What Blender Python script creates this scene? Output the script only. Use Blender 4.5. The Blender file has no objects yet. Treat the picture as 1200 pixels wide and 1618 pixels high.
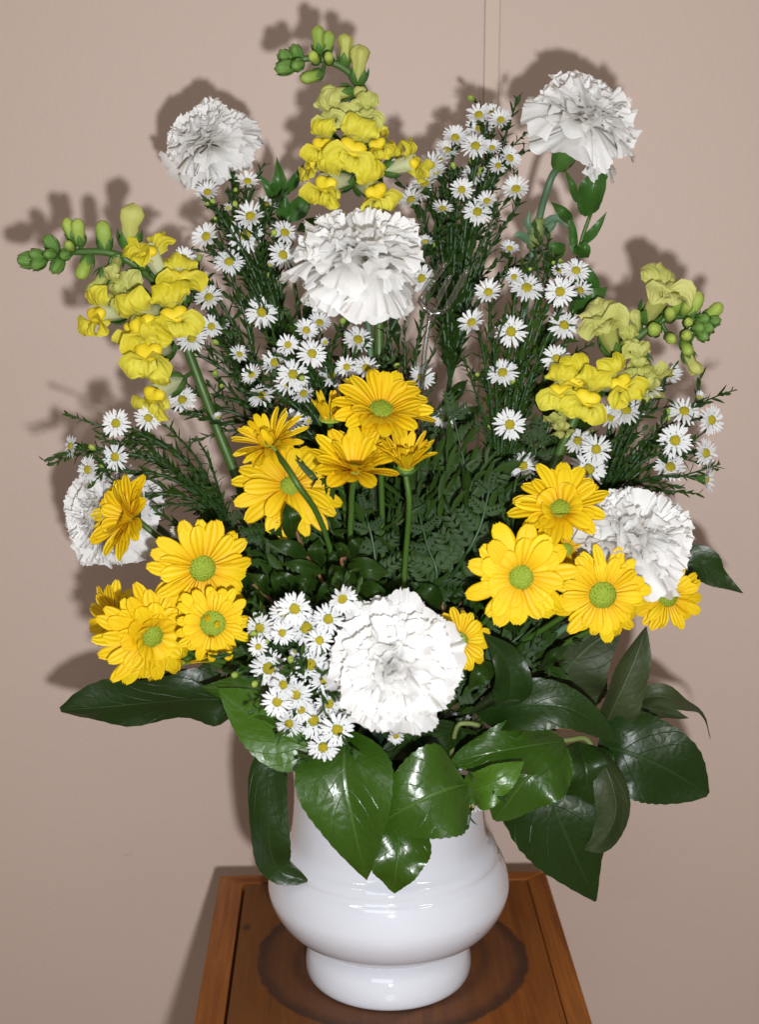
import bpy, math, random
import numpy as np
from mathutils import Vector, Matrix
R = math.radians
rng = random.Random(7)
nrg = np.random.default_rng(7)
sc = bpy.context.scene
col = sc.collection

# ------------------------------------------------------------------ camera
PITCH = R(12.5); FPX = 2223.0
CAM = Vector((0.0, -0.8065, 0.474))
FW = Vector((0, math.cos(PITCH), -math.sin(PITCH)))
UPV = Vector((0, math.sin(PITCH), math.cos(PITCH)))
cd = bpy.data.cameras.new('camera'); cam = bpy.data.objects.new('camera', cd); col.objects.link(cam)
cam.location = CAM; cam.rotation_euler = (R(90) - PITCH, 0, 0)
cd.sensor_fit = 'VERTICAL'; cd.sensor_height = 36; cd.sensor_width = 36
cd.lens = 36 * FPX / 1618; cd.clip_start = 0.02; cd.clip_end = 50
cd.dof.use_dof = True; cd.dof.focus_distance = 0.80; cd.dof.aperture_fstop = 9.0
sc.camera = cam
# ------------------------------------------------------------------ light
w = bpy.data.worlds.new("World"); sc.world = w; w.use_nodes = True
bg = w.node_tree.nodes['Background']; bg.inputs[0].default_value = (1.0, 0.74, 0.52, 1); bg.inputs[1].default_value = 0.195
def lamp(name, kind, loc, target, energy, color, **kw):
    d = bpy.data.lights.new(name, kind); d.energy = energy; d.color = color
    for k, v in kw.items(): setattr(d, k, v)
    o = bpy.data.objects.new(name, d); col.objects.link(o); o.location = loc
    o.rotation_euler = (Vector(target) - Vector(loc)).to_track_quat('-Z', 'Y').to_euler()
    return o
# the camera's own flash: just right of and below the lens (portrait grip)
lamp('camera_flash', 'AREA', CAM + Vector((0.042, -0.015, 0)) - UPV * 0.072, (0.01, 0.1, 0.33), 7.6, (0.96, 0.98, 1.0), shape='DISK', size=0.025)
# ceiling tubes of the room, behind and above the camera
for i, (x, y) in enumerate(((-0.95, -1.2), (0.15, -1.5), (1.15, -1.25))):
    lamp('ceiling_tube', 'AREA', (x, y, 1.75), (0, 0, 0.2), 1.6, (0.92, 0.95, 1.0), shape='RECTANGLE', size=0.42, size_y=0.03)
lamp('room_window', 'AREA', (-0.35, -2.2, 1.85), (0, 0, 0.1), 9.0, (0.94, 0.97, 1.0), shape='RECTANGLE', size=1.3, size_y=0.8)
sc.view_settings.view_transform = 'Standard'; sc.view_settings.look = 'None'
sc.view_settings.exposure = 0.0; sc.view_settings.gamma = 1.0

# ------------------------------------------------------------------ helpers
def at(px, py, y):
    d = FW + Vector((1, 0, 0)) * ((px - 600) / FPX) + UPV * ((809 - py) / FPX)
    return CAM + d * ((y - CAM.y) / d.y)
def sz(px, y, py=809):                                   # metres for a length in photo pixels at depth y
    d = FW + UPV * ((809 - py) / FPX)
    return px * ((y - CAM.y) / d.y) / FPX
def V(*a): return Vector(a)
def nrm(a):
    a = np.asarray(a, float); return a / (np.linalg.norm(a, axis=-1, keepdims=True) + 1e-12)
def tag(o, label=None, cat=None, group=None, kind=None):
    if label: o['label'] = label
    if cat: o['category'] = cat
    if group: o['group'] = group
    if kind: o['kind'] = kind
    return o
def empty(name, loc=(0, 0, 0)):
    o = bpy.data.objects.new(name, None); o.location = loc; o.empty_display_size = 0.01; col.objects.link(o); return o
class MB:
    def __init__(s): s.v = []; s.f = []; s.uv = []; s.n = 0
    def grid(s, G, closed=False):                        # G (nv, nu, 3)
        nv, nu = G.shape[:2]; base = s.n
        s.v.append(G.reshape(-1, 3)); s.n += nv * nu
        uu, vv = np.meshgrid(np.linspace(0, 1, nu), np.linspace(0, 1, nv))
        s.uv.append(np.stack([uu, vv], -1).reshape(-1, 2))
        i, j = np.meshgrid(np.arange(nv - 1), np.arange(nu if closed else nu - 1), indexing='ij')
        j2 = (j + 1) % nu
        s.f.append((np.stack([i * nu + j, i * nu + j2, (i + 1) * nu + j2, (i + 1) * nu + j], -1) + base).reshape(-1, 4))
        return s
    def tube(s, pts, rad, sides=7, caps=True):
        P = np.array([list(p) for p in pts], float); n = len(P)
        r = np.full(n, rad) if np.isscalar(rad) else np.asarray(rad, float)
        T = nrm(np.gradient(P, axis=0)); ref = np.array([0.31, 0.17, 0.93]) if abs(T[0][2]) < .8 else np.array([0.93, .2, .1])
        A = []; a = nrm(np.cross(T[0], ref))
        for t in T:
            a = nrm(a - t * np.dot(a, t)); A.append(a)
        A = np.array(A); B = np.cross(T, A)
        th = np.linspace(0, 2 * np.pi, sides, endpoint=False)
        G = P[:, None] + r[:, None, None] * (A[:, None] * np.cos(th)[None, :, None] + B[:, None] * np.sin(th)[None, :, None])
        if caps:
            G = np.concatenate([np.repeat(P[:1, None], sides, 1), G, np.repeat(P[-1:, None], sides, 1)], 0)
        return s.grid(G, True)
    def lathe(s, prof, sides=64, c=(0, 0, 0)):
        p = np.array(prof, float); th = np.linspace(0, 2 * np.pi, sides, endpoint=False)
        G = np.stack([p[:, :1] * np.cos(th), p[:, :1] * np.sin(th), np.repeat(p[:, 1:2], sides, 1)], -1) + np.array(c)
        return s.grid(G, True)
    def mesh(s, name, m, smooth=True):
        me = bpy.data.meshes.new(name)
        v = np.concatenate(s.v); f = np.concatenate(s.f); uv = np.concatenate(s.uv)
        me.vertices.add(len(v)); me.vertices.foreach_set('co', v.astype(np.float32).ravel())
        me.loops.add(f.size); me.loops.foreach_set('vertex_index', f.ravel().astype(np.int32))
        me.polygons.add(len(f)); me.polygons.foreach_set('loop_start', (np.arange(len(f)) * 4).astype(np.int32))
        try: me.polygons.foreach_set('loop_total', np.full(len(f), 4, np.int32))
        except Exception: pass
        me.polygons.foreach_set('use_smooth', np.full(len(f), smooth))
        ul = me.uv_layers.new(name='UVMap'); ul.data.foreach_set('uv', uv[f.ravel()].astype(np.float32).ravel())
        me.update(); me.validate(); me.materials.append(m); return me
    def obj(s, name, m, parent=None, smooth=True, loc=None):
        return link(name, s.mesh(name, m, smooth), parent, loc)
def link(name, me, parent=None, loc=None, mat=None):
    o = bpy.data.objects.new(name, me); col.objects.link(o)
    if parent is not None:
        o.parent = parent
    if mat is not None: o.matrix_local = mat
    elif loc is not None: o.location = loc
    return o
def wobj(mb, name, m, parent, smooth=True):              # mesh given in world coordinates under a parent (built before the parent turns)
    o = mb.obj(name, m, parent, smooth)
    off = Vector((0, 0, 0)); p = parent
    while p is not None: off += p.location; p = p.parent
    o.location = -off
    return o
def bez(a, b, c, n=8):
    t = np.linspace(0, 1, n)[:, None]; a, b, c = (np.array(list(q), float) for q in (a, b, c))
    return (1 - t) ** 2 * a + 2 * t * (1 - t) * b + t * t * c
def spline(pts, n=14):                                   # Catmull-Rom through points
    P = np.array([list(p) for p in pts], float)
    if len(P) == 2: return P[0] + (P[1] - P[0]) * np.linspace(0, 1, n)[:, None]
    E = np.vstack([2 * P[0] - P[1], P, 2 * P[-1] - P[-2]]); out = []
    for q in np.linspace(0, len(P) - 1 - 1e-6, n):
        i = int(q); t = q - i; p0, p1, p2, p3 = E[i:i + 4]
        out.append(.5 * (2 * p1 + (p2 - p0) * t + (2 * p0 - 5 * p1 + 4 * p2 - p3) * t * t + (3 * p1 - p0 - 3 * p2 + p3) * t ** 3))
    return np.array(out)
def blade(P, W, N, nu=5, cup=0.0, wave=0.0, wf=9.0, ph=0.0, twist=0.0, power=1.5, wavy2=0.0):
    P = np.asarray(P, float); nv = len(P); T = nrm(np.gradient(P, axis=0))
    N = np.broadcast_to(np.array(list(N), float), P.shape)
    S = nrm(np.cross(T, N)); U = np.cross(S, T); v = np.linspace(0, 1, nv)
    if twist:
        a = twist * v; S, U = S * np.cos(a)[:, None] + U * np.sin(a)[:, None], U * np.cos(a)[:, None] - S * np.sin(a)[:, None]
    u = np.linspace(-1, 1, nu); hw = np.asarray(W, float)[:, None] * .5
    lift = cup * hw * np.abs(u)[None] ** power
    lift = lift + wave * hw * np.abs(u)[None] ** 1.5 * np.sin(wf * v[:, None] + ph + 1.7 * (u > 0)[None])
    if wavy2: lift = lift + wavy2 * hw * np.sin(4 * u[None] + 5 * v[:, None] + ph)
    return P[:, None] + S[:, None] * (hw * u[None])[..., None] + U[:, None] * lift[..., None]
def frame(n, spin=0.0):                                  # rotation whose z axis is n
    n = Vector(n).normalized(); q = n.to_track_quat('Z', 'Y')
    return q.to_matrix().to_4x4() @ Matrix.Rotation(spin, 4, 'Z')
def orient(x, up):
    x = Vector(x).normalized(); z = Vector(up); z = (z - x * z.dot(x)).normalized(); y = z.cross(x)
    return Matrix(((x.x, y.x, z.x, 0), (x.y, y.y, z.y, 0), (x.z, y.z, z.z, 0), (0, 0, 0, 1)))

# ------------------------------------------------------------------ materials
class NT:
    def __init__(s, name):
        s.m = bpy.data.materials.new(name); s.m.use_nodes = True; s.t = s.m.node_tree
        s.b = s.t.nodes['Principled BSDF']; s.out = s.t.nodes['Material Output']
    def n(s, typ, **kw):
        x = s.t.nodes.new(typ)
        for k, v in kw.items():
            if k.startswith('i_'):
                x.inputs[k[2:].replace('_', ' ')].default_value = v
            else: setattr(x, k, v)
        return x
    def l(s, a, b): s.t.links.new(a, b)
    def math(s, op, a, b=None, c=None):
        x = s.n('ShaderNodeMath', operation=op)
        for i, q in enumerate((a, b, c)):
            if q is None: continue
            if isinstance(q, (int, float)): x.inputs[i].default_value = q
            else: s.l(q, x.inputs[i])
        return x.outputs[0]
    def ramp(s, fac, stops, interp='LINEAR'):
        x = s.n('ShaderNodeValToRGB'); e = x.color_ramp; e.interpolation = interp
        while len(e.elements) > 1: e.elements.remove(e.elements[0])
        e.elements[0].position = stops[0][0]; e.elements[0].color = (*stops[0][1], 1)
        for p, c in stops[1:]:
            q = e.elements.new(p); q.color = (*c, 1)
        s.l(fac, x.inputs[0]); return x.outputs[0]
    def mix(s, f, a, b, mode='MIX'):
        x = s.n('ShaderNodeMix', data_type='RGBA', blend_type=mode)
        for i, q in ((0, f), (6, a), (7, b)):
            if isinstance(q, (int, float)): x.inputs[i].default_value = q
            elif isinstance(q, tuple): x.inputs[i].default_value = (*q, 1)
            else: s.l(q, x.inputs[i])
        return x.outputs[2]
    def noise(s, scale, coord=None, detail=4, rough=.6, vec=None):
        x = s.n('ShaderNodeTexNoise'); x.inputs['Scale'].default_value = scale
        x.inputs['Detail'].default_value = detail; x.inputs['Roughness'].default_value = rough
        if vec is None:
            tc = s.n('ShaderNodeTexCoord'); vec = tc.outputs[coord or 'Object']
        s.l(vec, x.inputs['Vector']); return x.outputs[0]
    def bump(s, h, strength=.3, dist=.001):
        x = s.n('ShaderNodeBump'); x.inputs['Strength'].default_value = strength; x.inputs['Distance'].default_value = dist
        s.l(h, x.inputs['Height']); s.l(x.outputs[0], s.b.inputs['Normal']); return x
    def translucent(s, colr, amount):
        t = s.n('ShaderNodeBsdfTranslucent'); mx = s.n('ShaderNodeMixShader'); mx.inputs[0].default_value = amount
        if isinstance(colr, tuple): t.inputs[0].default_value = (*colr, 1)
        else: s.l(colr, t.inputs[0])
        s.l(s.b.outputs[0], mx.inputs[1]); s.l(t.outputs[0], mx.inputs[2]); s.l(mx.outputs[0], s.out.inputs[0])
    def set(s, **kw):
        for k, v in kw.items():
            i = s.b.inputs[k.replace('_', ' ')]
            if isinstance(v, tuple): i.default_value = (*v, 1)
            elif isinstance(v, (int, float)): i.default_value = v
            else: s.l(v, i)
        return s
def rnd(t): return t.n('ShaderNodeObjectInfo').outputs['Random']
def uvn(t):
    x = t.n('ShaderNodeTexCoord'); s = t.n('ShaderNodeSeparateXYZ'); t.l(x.outputs['UV'], s.inputs[0]); return s.outputs[0], s.outputs[1]

def petal_mat(name, ca, cb, base=None, ribs=7, trans=.25, rough=.5, tips=None, ribstr=.35, tcol=None):
    t = NT(name); u, v = uvn(t)
    c = t.mix(rnd(t), ca, cb)
    if base: c = t.mix(t.math('POWER', t.math('SUBTRACT', 1, v), 3.0), c, base)
    if tips: c = t.mix(t.math('POWER', v, 6.0), c, tips)
    nz = t.noise(60, 'Object', 3)
    c = t.mix(t.math('MULTIPLY', nz, .22), c, tuple(x * .72 for x in ca))
    h = t.math('ADD', t.math('SINE', t.math('MULTIPLY', u, ribs * 6.283)), t.math('MULTIPLY', nz, .8))
    t.bump(h, ribstr, .0006)
    t.set(Base_Color=c, Roughness=rough); t.b.inputs['Specular IOR Level'].default_value = .3
    t.translucent(tcol or c, trans); return t.m
def leaf_mat(name, ca, cb, rough=.3, veins=True, trans=.1, nv=7.0, vein_col=(.10, .18, .04), spec=.5, blot=.5, under=None):
    t = NT(name); u, v = uvn(t)
    c = t.mix(rnd(t), ca, cb); nz = t.noise(45, 'Object', 4)
    c = t.mix(t.math('MULTIPLY', nz, blot), c, tuple(x * .5 for x in ca))
    if veins:
        au = t.math('ABSOLUTE', t.math('SUBTRACT', u, .5))
        wob = t.math('MULTIPLY', t.math('SUBTRACT', t.noise(25, 'Object', 2), .5), .10)
        mid = t.math('SUBTRACT', 1, t.math('MULTIPLY', au, 34)); mid = t.math('MAXIMUM', mid, 0)
        ph = t.math('ADD', t.math('SUBTRACT', v, t.math('MULTIPLY', au, .75)), wob)
        sv = t.math('ABSOLUTE', t.math('SINE', t.math('MULTIPLY', ph, nv * 3.1416)))
        sv = t.math('MAXIMUM', t.math('SUBTRACT', 1, t.math('MULTIPLY', sv, 9)), 0)
        ln = t.math('MINIMUM', t.math('ADD', mid, t.math('MULTIPLY', sv, .30)), 1)
        c = t.mix(t.math('MULTIPLY', ln, .45), c, vein_col)
        net = t.n('ShaderNodeTexVoronoi', feature='DISTANCE_TO_EDGE'); net.inputs['Scale'].default_value = 160
        tc = t.n('ShaderNodeTexCoord'); t.l(tc.outputs['Object'], net.inputs['Vector'])
        h = t.math('ADD', t.math('MULTIPLY', t.math('MAXIMUM', mid, sv), -1.0), t.math('ADD', t.math('MULTIPLY', nz, 1.6), t.math('MULTIPLY', net.outputs[0], .9)))
        t.bump(h, .45, .0010)
    else:
        t.bump(nz, .3, .0006)
    if under:
        g = t.n('ShaderNodeNewGeometry'); c = t.mix(g.outputs['Backfacing'], c, under)
    rg = t.math('ADD', rough, t.math('MULTIPLY', t.noise(70, 'Object', 3), .14))
    t.set(Base_Color=c, Roughness=rg); t.b.inputs['Specular IOR Level'].default_value = spec
    t.translucent(c, trans); return t.m

M = {}
M['carn'] = petal_mat('carnation_white', (.88, .88, .885), (.91, .91, .91), base=(.88, .85, .74), ribs=5, trans=.36, rough=.7, ribstr=.10, tcol=(.94, .92, .87))
M['chry'] = petal_mat('chrysanthemum_yellow', (.86, .56, .008), (.90, .66, .012), base=(.76, .36, .006), ribs=2.5, trans=.20, rough=.42, ribstr=.5)
M['aster'] = petal_mat('aster_white', (.76, .77, .78), (.82, .82, .82), ribs=2, trans=.15, rough=.6)
M['snap'] = petal_mat('snapdragon_yellow', (.80, .68, .03), (.84, .78, .08), base=(.68, .62, .10), ribs=4, trans=.4, tcol=(.85, .8, .15), rough=.5)
M['snap_pale'] = petal_mat('snapdragon_pale', (.60, .63, .16), (.70, .70, .24), ribs=5, trans=.4, rough=.5)
M['snap_deep'] = petal_mat('snapdragon_palate', (.82, .62, .022), (.84, .68, .03), ribs=0, trans=.15, rough=.5)
M['snap_tube'] = petal_mat('snapdragon_tube', (.70, .74, .42), (.76, .78, .50), ribs=5, trans=.3, rough=.5)
M['bud_green'] = petal_mat('snapdragon_tip_bud', (.10, .22, .04), (.14, .28, .05), base=(.07, .17, .03), tips=(.20, .32, .07), ribs=3, trans=.1, rough=.45)
M['bud'] = petal_mat('snapdragon_bud', (.26, .38, .06), (.40, .50, .09), base=(.10, .23, .035), tips=(.46, .52, .10), ribs=3, trans=.15, rough=.45)
def disc_mat(name, ca, cb, s=900):
    t = NT(name); nz = t.noise(s, 'Object', 2)
    vo = t.n('ShaderNodeTexVoronoi'); vo.inputs['Scale'].default_value = s
    tc = t.n('ShaderNodeTexCoord'); t.l(tc.outputs['Object'], vo.inputs['Vector'])
    c = t.mix(nz, ca, cb); t.bump(vo.outputs[0], .8, -.0007); t.set(Base_Color=c, Roughness=.6); return t.m
M['disc_y'] = disc_mat('aster_disc', (.62, .50, .02), (.80, .66, .04), 1500)
M['disc_g'] = disc_mat('chrysanthemum_disc', (.15, .25, .012), (.33, .40, .02), 1100)
M['stem'] = leaf_mat('stem_green', (.045, .105, .012), (.06, .13, .016), .4, False, .0)
M['stem_dark'] = leaf_mat('stem_dark', (.02, .06, .014), (.03, .075, .02), .4, False, .0)
M['stem_blue'] = leaf_mat('carnation_stem', (.075, .15, .08), (.09, .17, .09), .45, False, .0)
M['calyx'] = leaf_mat('calyx_green', (.06, .15, .025), (.08, .18, .03), .4, False, .05)
M['needle'] = leaf_mat('aster_leaf', (.022, .054, .006), (.040, .084, .010), .50, False, .08, spec=.25)
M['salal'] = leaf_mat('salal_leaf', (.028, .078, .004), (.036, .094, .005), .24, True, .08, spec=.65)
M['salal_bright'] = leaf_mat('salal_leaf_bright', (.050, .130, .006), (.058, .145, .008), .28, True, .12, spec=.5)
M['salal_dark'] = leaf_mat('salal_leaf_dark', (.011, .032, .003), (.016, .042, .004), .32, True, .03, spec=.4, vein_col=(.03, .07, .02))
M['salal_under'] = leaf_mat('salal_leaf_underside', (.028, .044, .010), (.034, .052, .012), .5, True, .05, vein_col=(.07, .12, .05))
M['ruscus'] = leaf_mat('ruscus_leaf', (.035, .110, .014), (.045, .13, .018), .33, True, .1, nv=3, vein_col=(.06, .16, .03))
M['myrtle'] = leaf_mat('myrtle_leaf', (.013, .036, .003), (.022, .052, .004), .32, True, .06, spec=.35, nv=4, vein_col=(.04, .11, .03))
M['fern'] = leaf_mat('fern_leaf', (.016, .042, .007), (.030, .066, .012), .45, False, .06, spec=.22)
M['twig'] = leaf_mat('twig_brown', (.17, .08, .035), (.20, .10, .04), .6, False, .0)
M['twig_pale'] = leaf_mat('twig_pale', (.17, .22, .06), (.19, .24, .07), .5, False, .0)
t = NT('foam_green'); t.set(Base_Color=t.mix(t.noise(300), (.015, .045, .02), (.03, .075, .03)), Roughness=.9); M['foam'] = t.m
t = NT('vase_ceramic')
nz = t.noise(14, 'Object', 2); vo = t.n('ShaderNodeTexVoronoi'); vo.inputs['Scale'].default_value = 55; vo.inputs['Randomness'].default_value = 1.0
tc = t.n('ShaderNodeTexCoord'); t.l(tc.outputs['Object'], vo.inputs['Vector'])
speck = t.math('LESS_THAN', vo.outputs['Distance'], .035)
speck = t.math('MULTIPLY', speck, t.math('GREATER_THAN', t.noise(33, 'Object', 0), .60))
t.set(Base_Color=t.mix(t.math('MULTIPLY', speck, .8), t.mix(nz, (.60, .62, .68), (.65, .665, .72)), (.10, .12, .13)), Roughness=.05, Coat_Weight=.5, Coat_Roughness=.02)
t.bump(t.noise(24, 'Object', 1), .10, .0010); M['vase'] = t.m
def wall_mat(name, a, b):
    t = NT(name); n1 = t.noise(2.2, 'Object', 3); n2 = t.noise(420, 'Object', 3)
    c = t.mix(n1, a, b); c = t.mix(t.math('MULTIPLY', t.noise(900, 'Object', 2), .18), c, tuple(x * .80 for x in a))
    t.bump(t.math('ADD', n2, t.noise(110, 'Object', 3)), .35, .0007); t.set(Base_Color=c, Roughness=.55); t.b.inputs['Specular IOR Level'].default_value = .3; return t.m
M['wall'] = wall_mat('wall_paint', (.54, .418, .362), (.572, .446, .388))
M['batten'] = wall_mat('batten_paint', (.56, .44, .365), (.58, .455, .38))
def wood(name, ca, cb, cc, along='Y', stain=False, rough=.33):
    t = NT(name); tc = t.n('ShaderNodeTexCoord'); mp = t.n('ShaderNodeMapping')
    s = {'X': (2.2, 46, 46), 'Y': (46, 2.2, 46), 'Z': (46, 46, 2.2)}[along]; mp.inputs['Scale'].default_value = s
    t.l(tc.outputs['Object'], mp.inputs[0]); g = t.noise(1.6, vec=mp.outputs[0], detail=7, rough=.65)
    mp2 = t.n('ShaderNodeMapping'); mp2.inputs['Scale'].default_value = tuple(q * 5 for q in s); t.l(tc.outputs['Object'], mp2.inputs[0])
    g2 = t.noise(1.9, vec=mp2.outputs[0], detail=4)
    c = t.ramp(g, [(.30, cc), (.44, ca), (.52, cb), (.58, ca), (.66, cc), (.76, cb)])
    c = t.mix(t.math('MULTIPLY', t.math('POWER', g2, 1.6), 1.0), c, tuple(q * .6 for q in cc))
    rg = t.math('ADD', rough, t.math('MULTIPLY', g2, .15))
    if stain:
        sx = t.n('ShaderNodeSeparateXYZ'); t.l(tc.outputs['Object'], sx.inputs[0])
        wob = t.math('MULTIPLY', t.math('SUBTRACT', t.noise(26, 'Object', 5, .7), .5), .013)
        def rad(cx, cy):
            dx = t.math('SUBTRACT', sx.outputs[0], cx); dy = t.math('SUBTRACT', sx.outputs[1], cy)
            return t.math('ADD', t.math('SQRT', t.math('ADD', t.math('MULTIPLY', dx, dx), t.math('MULTIPLY', dy, dy))), wob)
        def mr(v, a, b):
            x = t.n('ShaderNodeMapRange', interpolation_type='SMOOTHSTEP'); t.l(v, x.inputs[0]); x.inputs[1].default_value = a; x.inputs[2].default_value = b
            return x.outputs[0]
        def inv(x): return t.math('SUBTRACT', 1, x)
        r1 = rad(.002, .012); r2 = rad(-.062, .040)
        disc1 = inv(mr(r1, .0840, .0878)); disc2 = inv(mr(r2, .116, .121))
        ring = t.math('MULTIPLY', mr(r1, .074, .084), inv(mr(r1, .0855, .0875)))
        ring2 = t.math('MULTIPLY', mr(r1, .054, .060), inv(mr(r1, .061, .067)))
        ring3 = t.math('MULTIPLY', mr(r2, .105, .116), inv(mr(r2, .118, .121)))
        pat = t.math('MULTIPLY', t.noise(40, 'Object', 5), .9)
        c = t.mix(t.math('MULTIPLY', disc2, .50), c, (.075, .030, .008))
        c = t.mix(t.math('MULTIPLY', disc1, .54), c, (.075, .028, .012))
        dk = t.math('ADD', t.math('MULTIPLY', ring, .75), t.math('ADD', t.math('MULTIPLY', ring2, .45), t.math('MULTIPLY', ring3, .25)))
        dk = t.math('MINIMUM', t.math('MULTIPLY', dk, t.math('ADD', pat, .45)), 1)
        c = t.mix(dk, c, (.022, .010, .006))
        rg = t.math('ADD', rg, t.math('MULTIPLY', disc1, .22))
    if stain:
        kx = t.math('SUBTRACT', sx.outputs[0], -.0935); ky = t.math('SUBTRACT', sx.outputs[1], .052)
        kd = t.math('SQRT', t.math('ADD', t.math('MULTIPLY', kx, kx), t.math('MULTIPLY', t.math('MULTIPLY', ky, ky), .5)))
        c = t.mix(t.math('MULTIPLY', t.math('SUBTRACT', 1, mr(kd, .0015, .0040)), .75), c, (.03, .012, .005))
    t.bump(t.math('ADD', g, t.math('MULTIPLY', g2, .5)), .12, .0006)
    t.set(Base_Color=c, Roughness=rg); return t.m
M['panel'] = wood('wood_panel', (.225, .068, .010), (.275, .086, .013), (.135, .038, .007), 'Y', True)
M['rail'] = wood('wood_rail', (.29, .090, .013), (.35, .115, .019), (.185, .053, .010), 'Y')
M['railx'] = wood('wood_rail_cross', (.29, .090, .013), (.35, .115, .019), (.185, .053, .010), 'X')
M['leg'] = wood('wood_leg', (.29, .090, .013), (.35, .115, .019), (.185, .053, .010), 'Z')
t = NT('groove_dark'); t.set(Base_Color=(.015, .008, .005), Roughness=.9); M['groove'] = t.m
t = NT('clear_plastic'); tr = t.n('ShaderNodeBsdfTransparent'); tr.inputs[0].default_value = (.80, .84, .82, 1)
gl = t.n('ShaderNodeBsdfGlossy'); gl.inputs['Roughness'].default_value = .12; lw = t.n('ShaderNodeLayerWeight'); lw.inputs[0].default_value = .68
mx = t.n('ShaderNodeMixShader'); t.l(t.math('ADD', t.math('MULTIPLY', lw.outputs['Facing'], .75), .14), mx.inputs[0]); t.l(tr.outputs[0], mx.inputs[1]); t.l(gl.outputs[0], mx.inputs[2])
t.l(mx.outputs[0], t.out.inputs[0]); M['plastic'] = t.m

# ------------------------------------------------------------------ setting: wall and wooden stand
def slab(mb, x0, x1, y0, y1, z0, z1, bev=0.0):
    b = bev
    rings = [(x0 + b, x1 - b, y0 + b, y1 - b, z0), (x0, x1, y0, y1, z0 + b), (x0, x1, y0, y1, z1 - b), (x0 + b, x1 - b, y0 + b, y1 - b, z1)]
    if b == 0: rings = [rings[0], rings[3]]
    G = [np.array([[a0, c0, z], [a1, c0, z], [a1, c1, z], [a0, c1, z]]) for a0, a1, c0, c1, z in rings]
    mid = lambda r: np.repeat(np.array([[(r[0] + r[1]) / 2, (r[2] + r[3]) / 2, r[4]]]), 4, 0)
    G = np.array([mid(rings[0])] + G + [mid(rings[-1])]); mb.grid(G, True); return mb
WY = 0.215
wall = empty('wall', (0, WY, 0)); tag(wall, kind='structure')
sx0 = at(767, 60, WY - .003).x; sx1 = at(790, 60, WY - .003).x
wobj(slab(MB(), -1.6, sx0 - .0003, WY, WY + .02, -.75, 1.3, .001), 'wall_panel', M['wall'], wall, False)
wobj(slab(MB(), sx1 + .0003, 1.6, WY, WY + .02, -.75, 1.3, .001), 'wall_panel', M['wall'], wall, False)
wobj(slab(MB(), sx0, sx1, WY - .0010, WY + .015, -.75, 1.3, .0009), 'cover_strip', M['batten'], wall, False)
b_ = MB(); b_.tube([at(196, 1352, WY - .0002), at(202, 1349, WY - .0006), at(208, 1351, WY - .0002)], [.0003, .0007, .0003], 6)
wobj(b_, 'paint_bump', M['wall'], wall)

table = empty('wooden_stand', (0, 0, 0))
def floor_pt(px, py, z=0.0):
    d = FW + Vector((1, 0, 0)) * ((px - 600) / FPX) + UPV * ((809 - py) / FPX)
    return CAM + d * ((z - CAM.z) / d.z)
TL = floor_pt(347.5, 1385); TR = floor_pt(862, 1378)
tz = 0.0; TW = (TR - TL).length
TM = (TL + TR) / 2; tang = math.atan2(TR.y - TL.y, TR.x - TL.x)
tx0, tx1, ty1, ty0 = -TW / 2, TW / 2, .125, -.155
rl, rr, rb = .0172, .0142, .0110
th = .019
def prism(poly, z0, z1, bev=.0012):
    P = np.array(poly, float); c = P.mean(0); n = len(P)
    ins = P + (c - P) / np.linalg.norm(c - P, axis=1, keepdims=True) * bev
    G = [np.column_stack([np.repeat(c[None], n, 0), np.full(n, z0)]), np.column_stack([P, np.full(n, z0)]), np.column_stack([P, np.full(n, z1 - bev)]),
         np.column_stack([ins, np.full(n, z1)]), np.column_stack([np.repeat(c[None], n, 0), np.full(n, z1)])]
    return MB().grid(np.array(G), True)
g = .0003
ix0, ix1, iy0, iy1 = tx0 + rl, tx1 - rr, ty0 + rb, ty1 - rb
wobj(prism([(tx0, ty0), (ix0, iy0), (ix0, iy1), (tx0, ty1)], -th, tz + .0006), 'frame_rail', M['rail'], table, False)
wobj(prism([(ix1, iy0), (tx1, ty0), (tx1, ty1), (ix1, iy1)], -th, tz + .0006), 'frame_rail', M['rail'], table, False)
wobj(prism([(tx0 + g * 2, ty1), (ix0 + g, iy1 + g), (ix1 - g, iy1 + g), (tx1 - g * 2, ty1)], -th, tz + .0006), 'frame_rail', M['railx'], table, False)
wobj(prism([(ix0 + g, iy0 - g), (tx0 + g * 2, ty0), (tx1 - g * 2, ty0), (ix1 - g, iy0 - g)], -th, tz + .0006), 'frame_rail', M['railx'], table, False)
wobj(slab(MB(), ix0 + .0016, ix1 - .0004, iy0 + .0006, iy1 - .0006, -.012, tz, .0006), 'top_panel', M['panel'], table, False)
wobj(slab(MB(), tx0 + .004, tx1 - .004, ty0 + .004, ty1 - .004, -.022, -.0125), 'under_board', M['groove'], table, False)
for a in ((tx0 + .012, tx1 - .012, ty0 + .012, ty0 + .026), (tx0 + .012, tx1 - .012, ty1 - .026, ty1 - .012)):
    wobj(slab(MB(), *a, -.075, -.0222, .001), 'apron', M['railx'], table, False)
for a in ((tx0 + .012, tx0 + .026, ty0 + .0262, ty1 - .0262), (tx1 - .026, tx1 - .012, ty0 + .0262, ty1 - .0262)):
    wobj(slab(MB(), *a, -.075, -.0222, .001), 'apron', M['rail'], table, False)
for lx in (tx0 + .0265, tx1 - .0535):
    for ly in (ty0 + .0265, ty1 - .0535): wobj(slab(MB(), lx, lx + .027, ly, ly + .027, -.72, -.0223, .0015), 'leg', M['leg'], table, False)
table.location = TM - Matrix.Rotation(tang, 3, 'Z') @ V(0, ty1, 0); table.rotation_euler.z = tang
tag(table, 'small reddish brown wooden stand with dark water rings under the white vase', 'plant stand')

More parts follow.
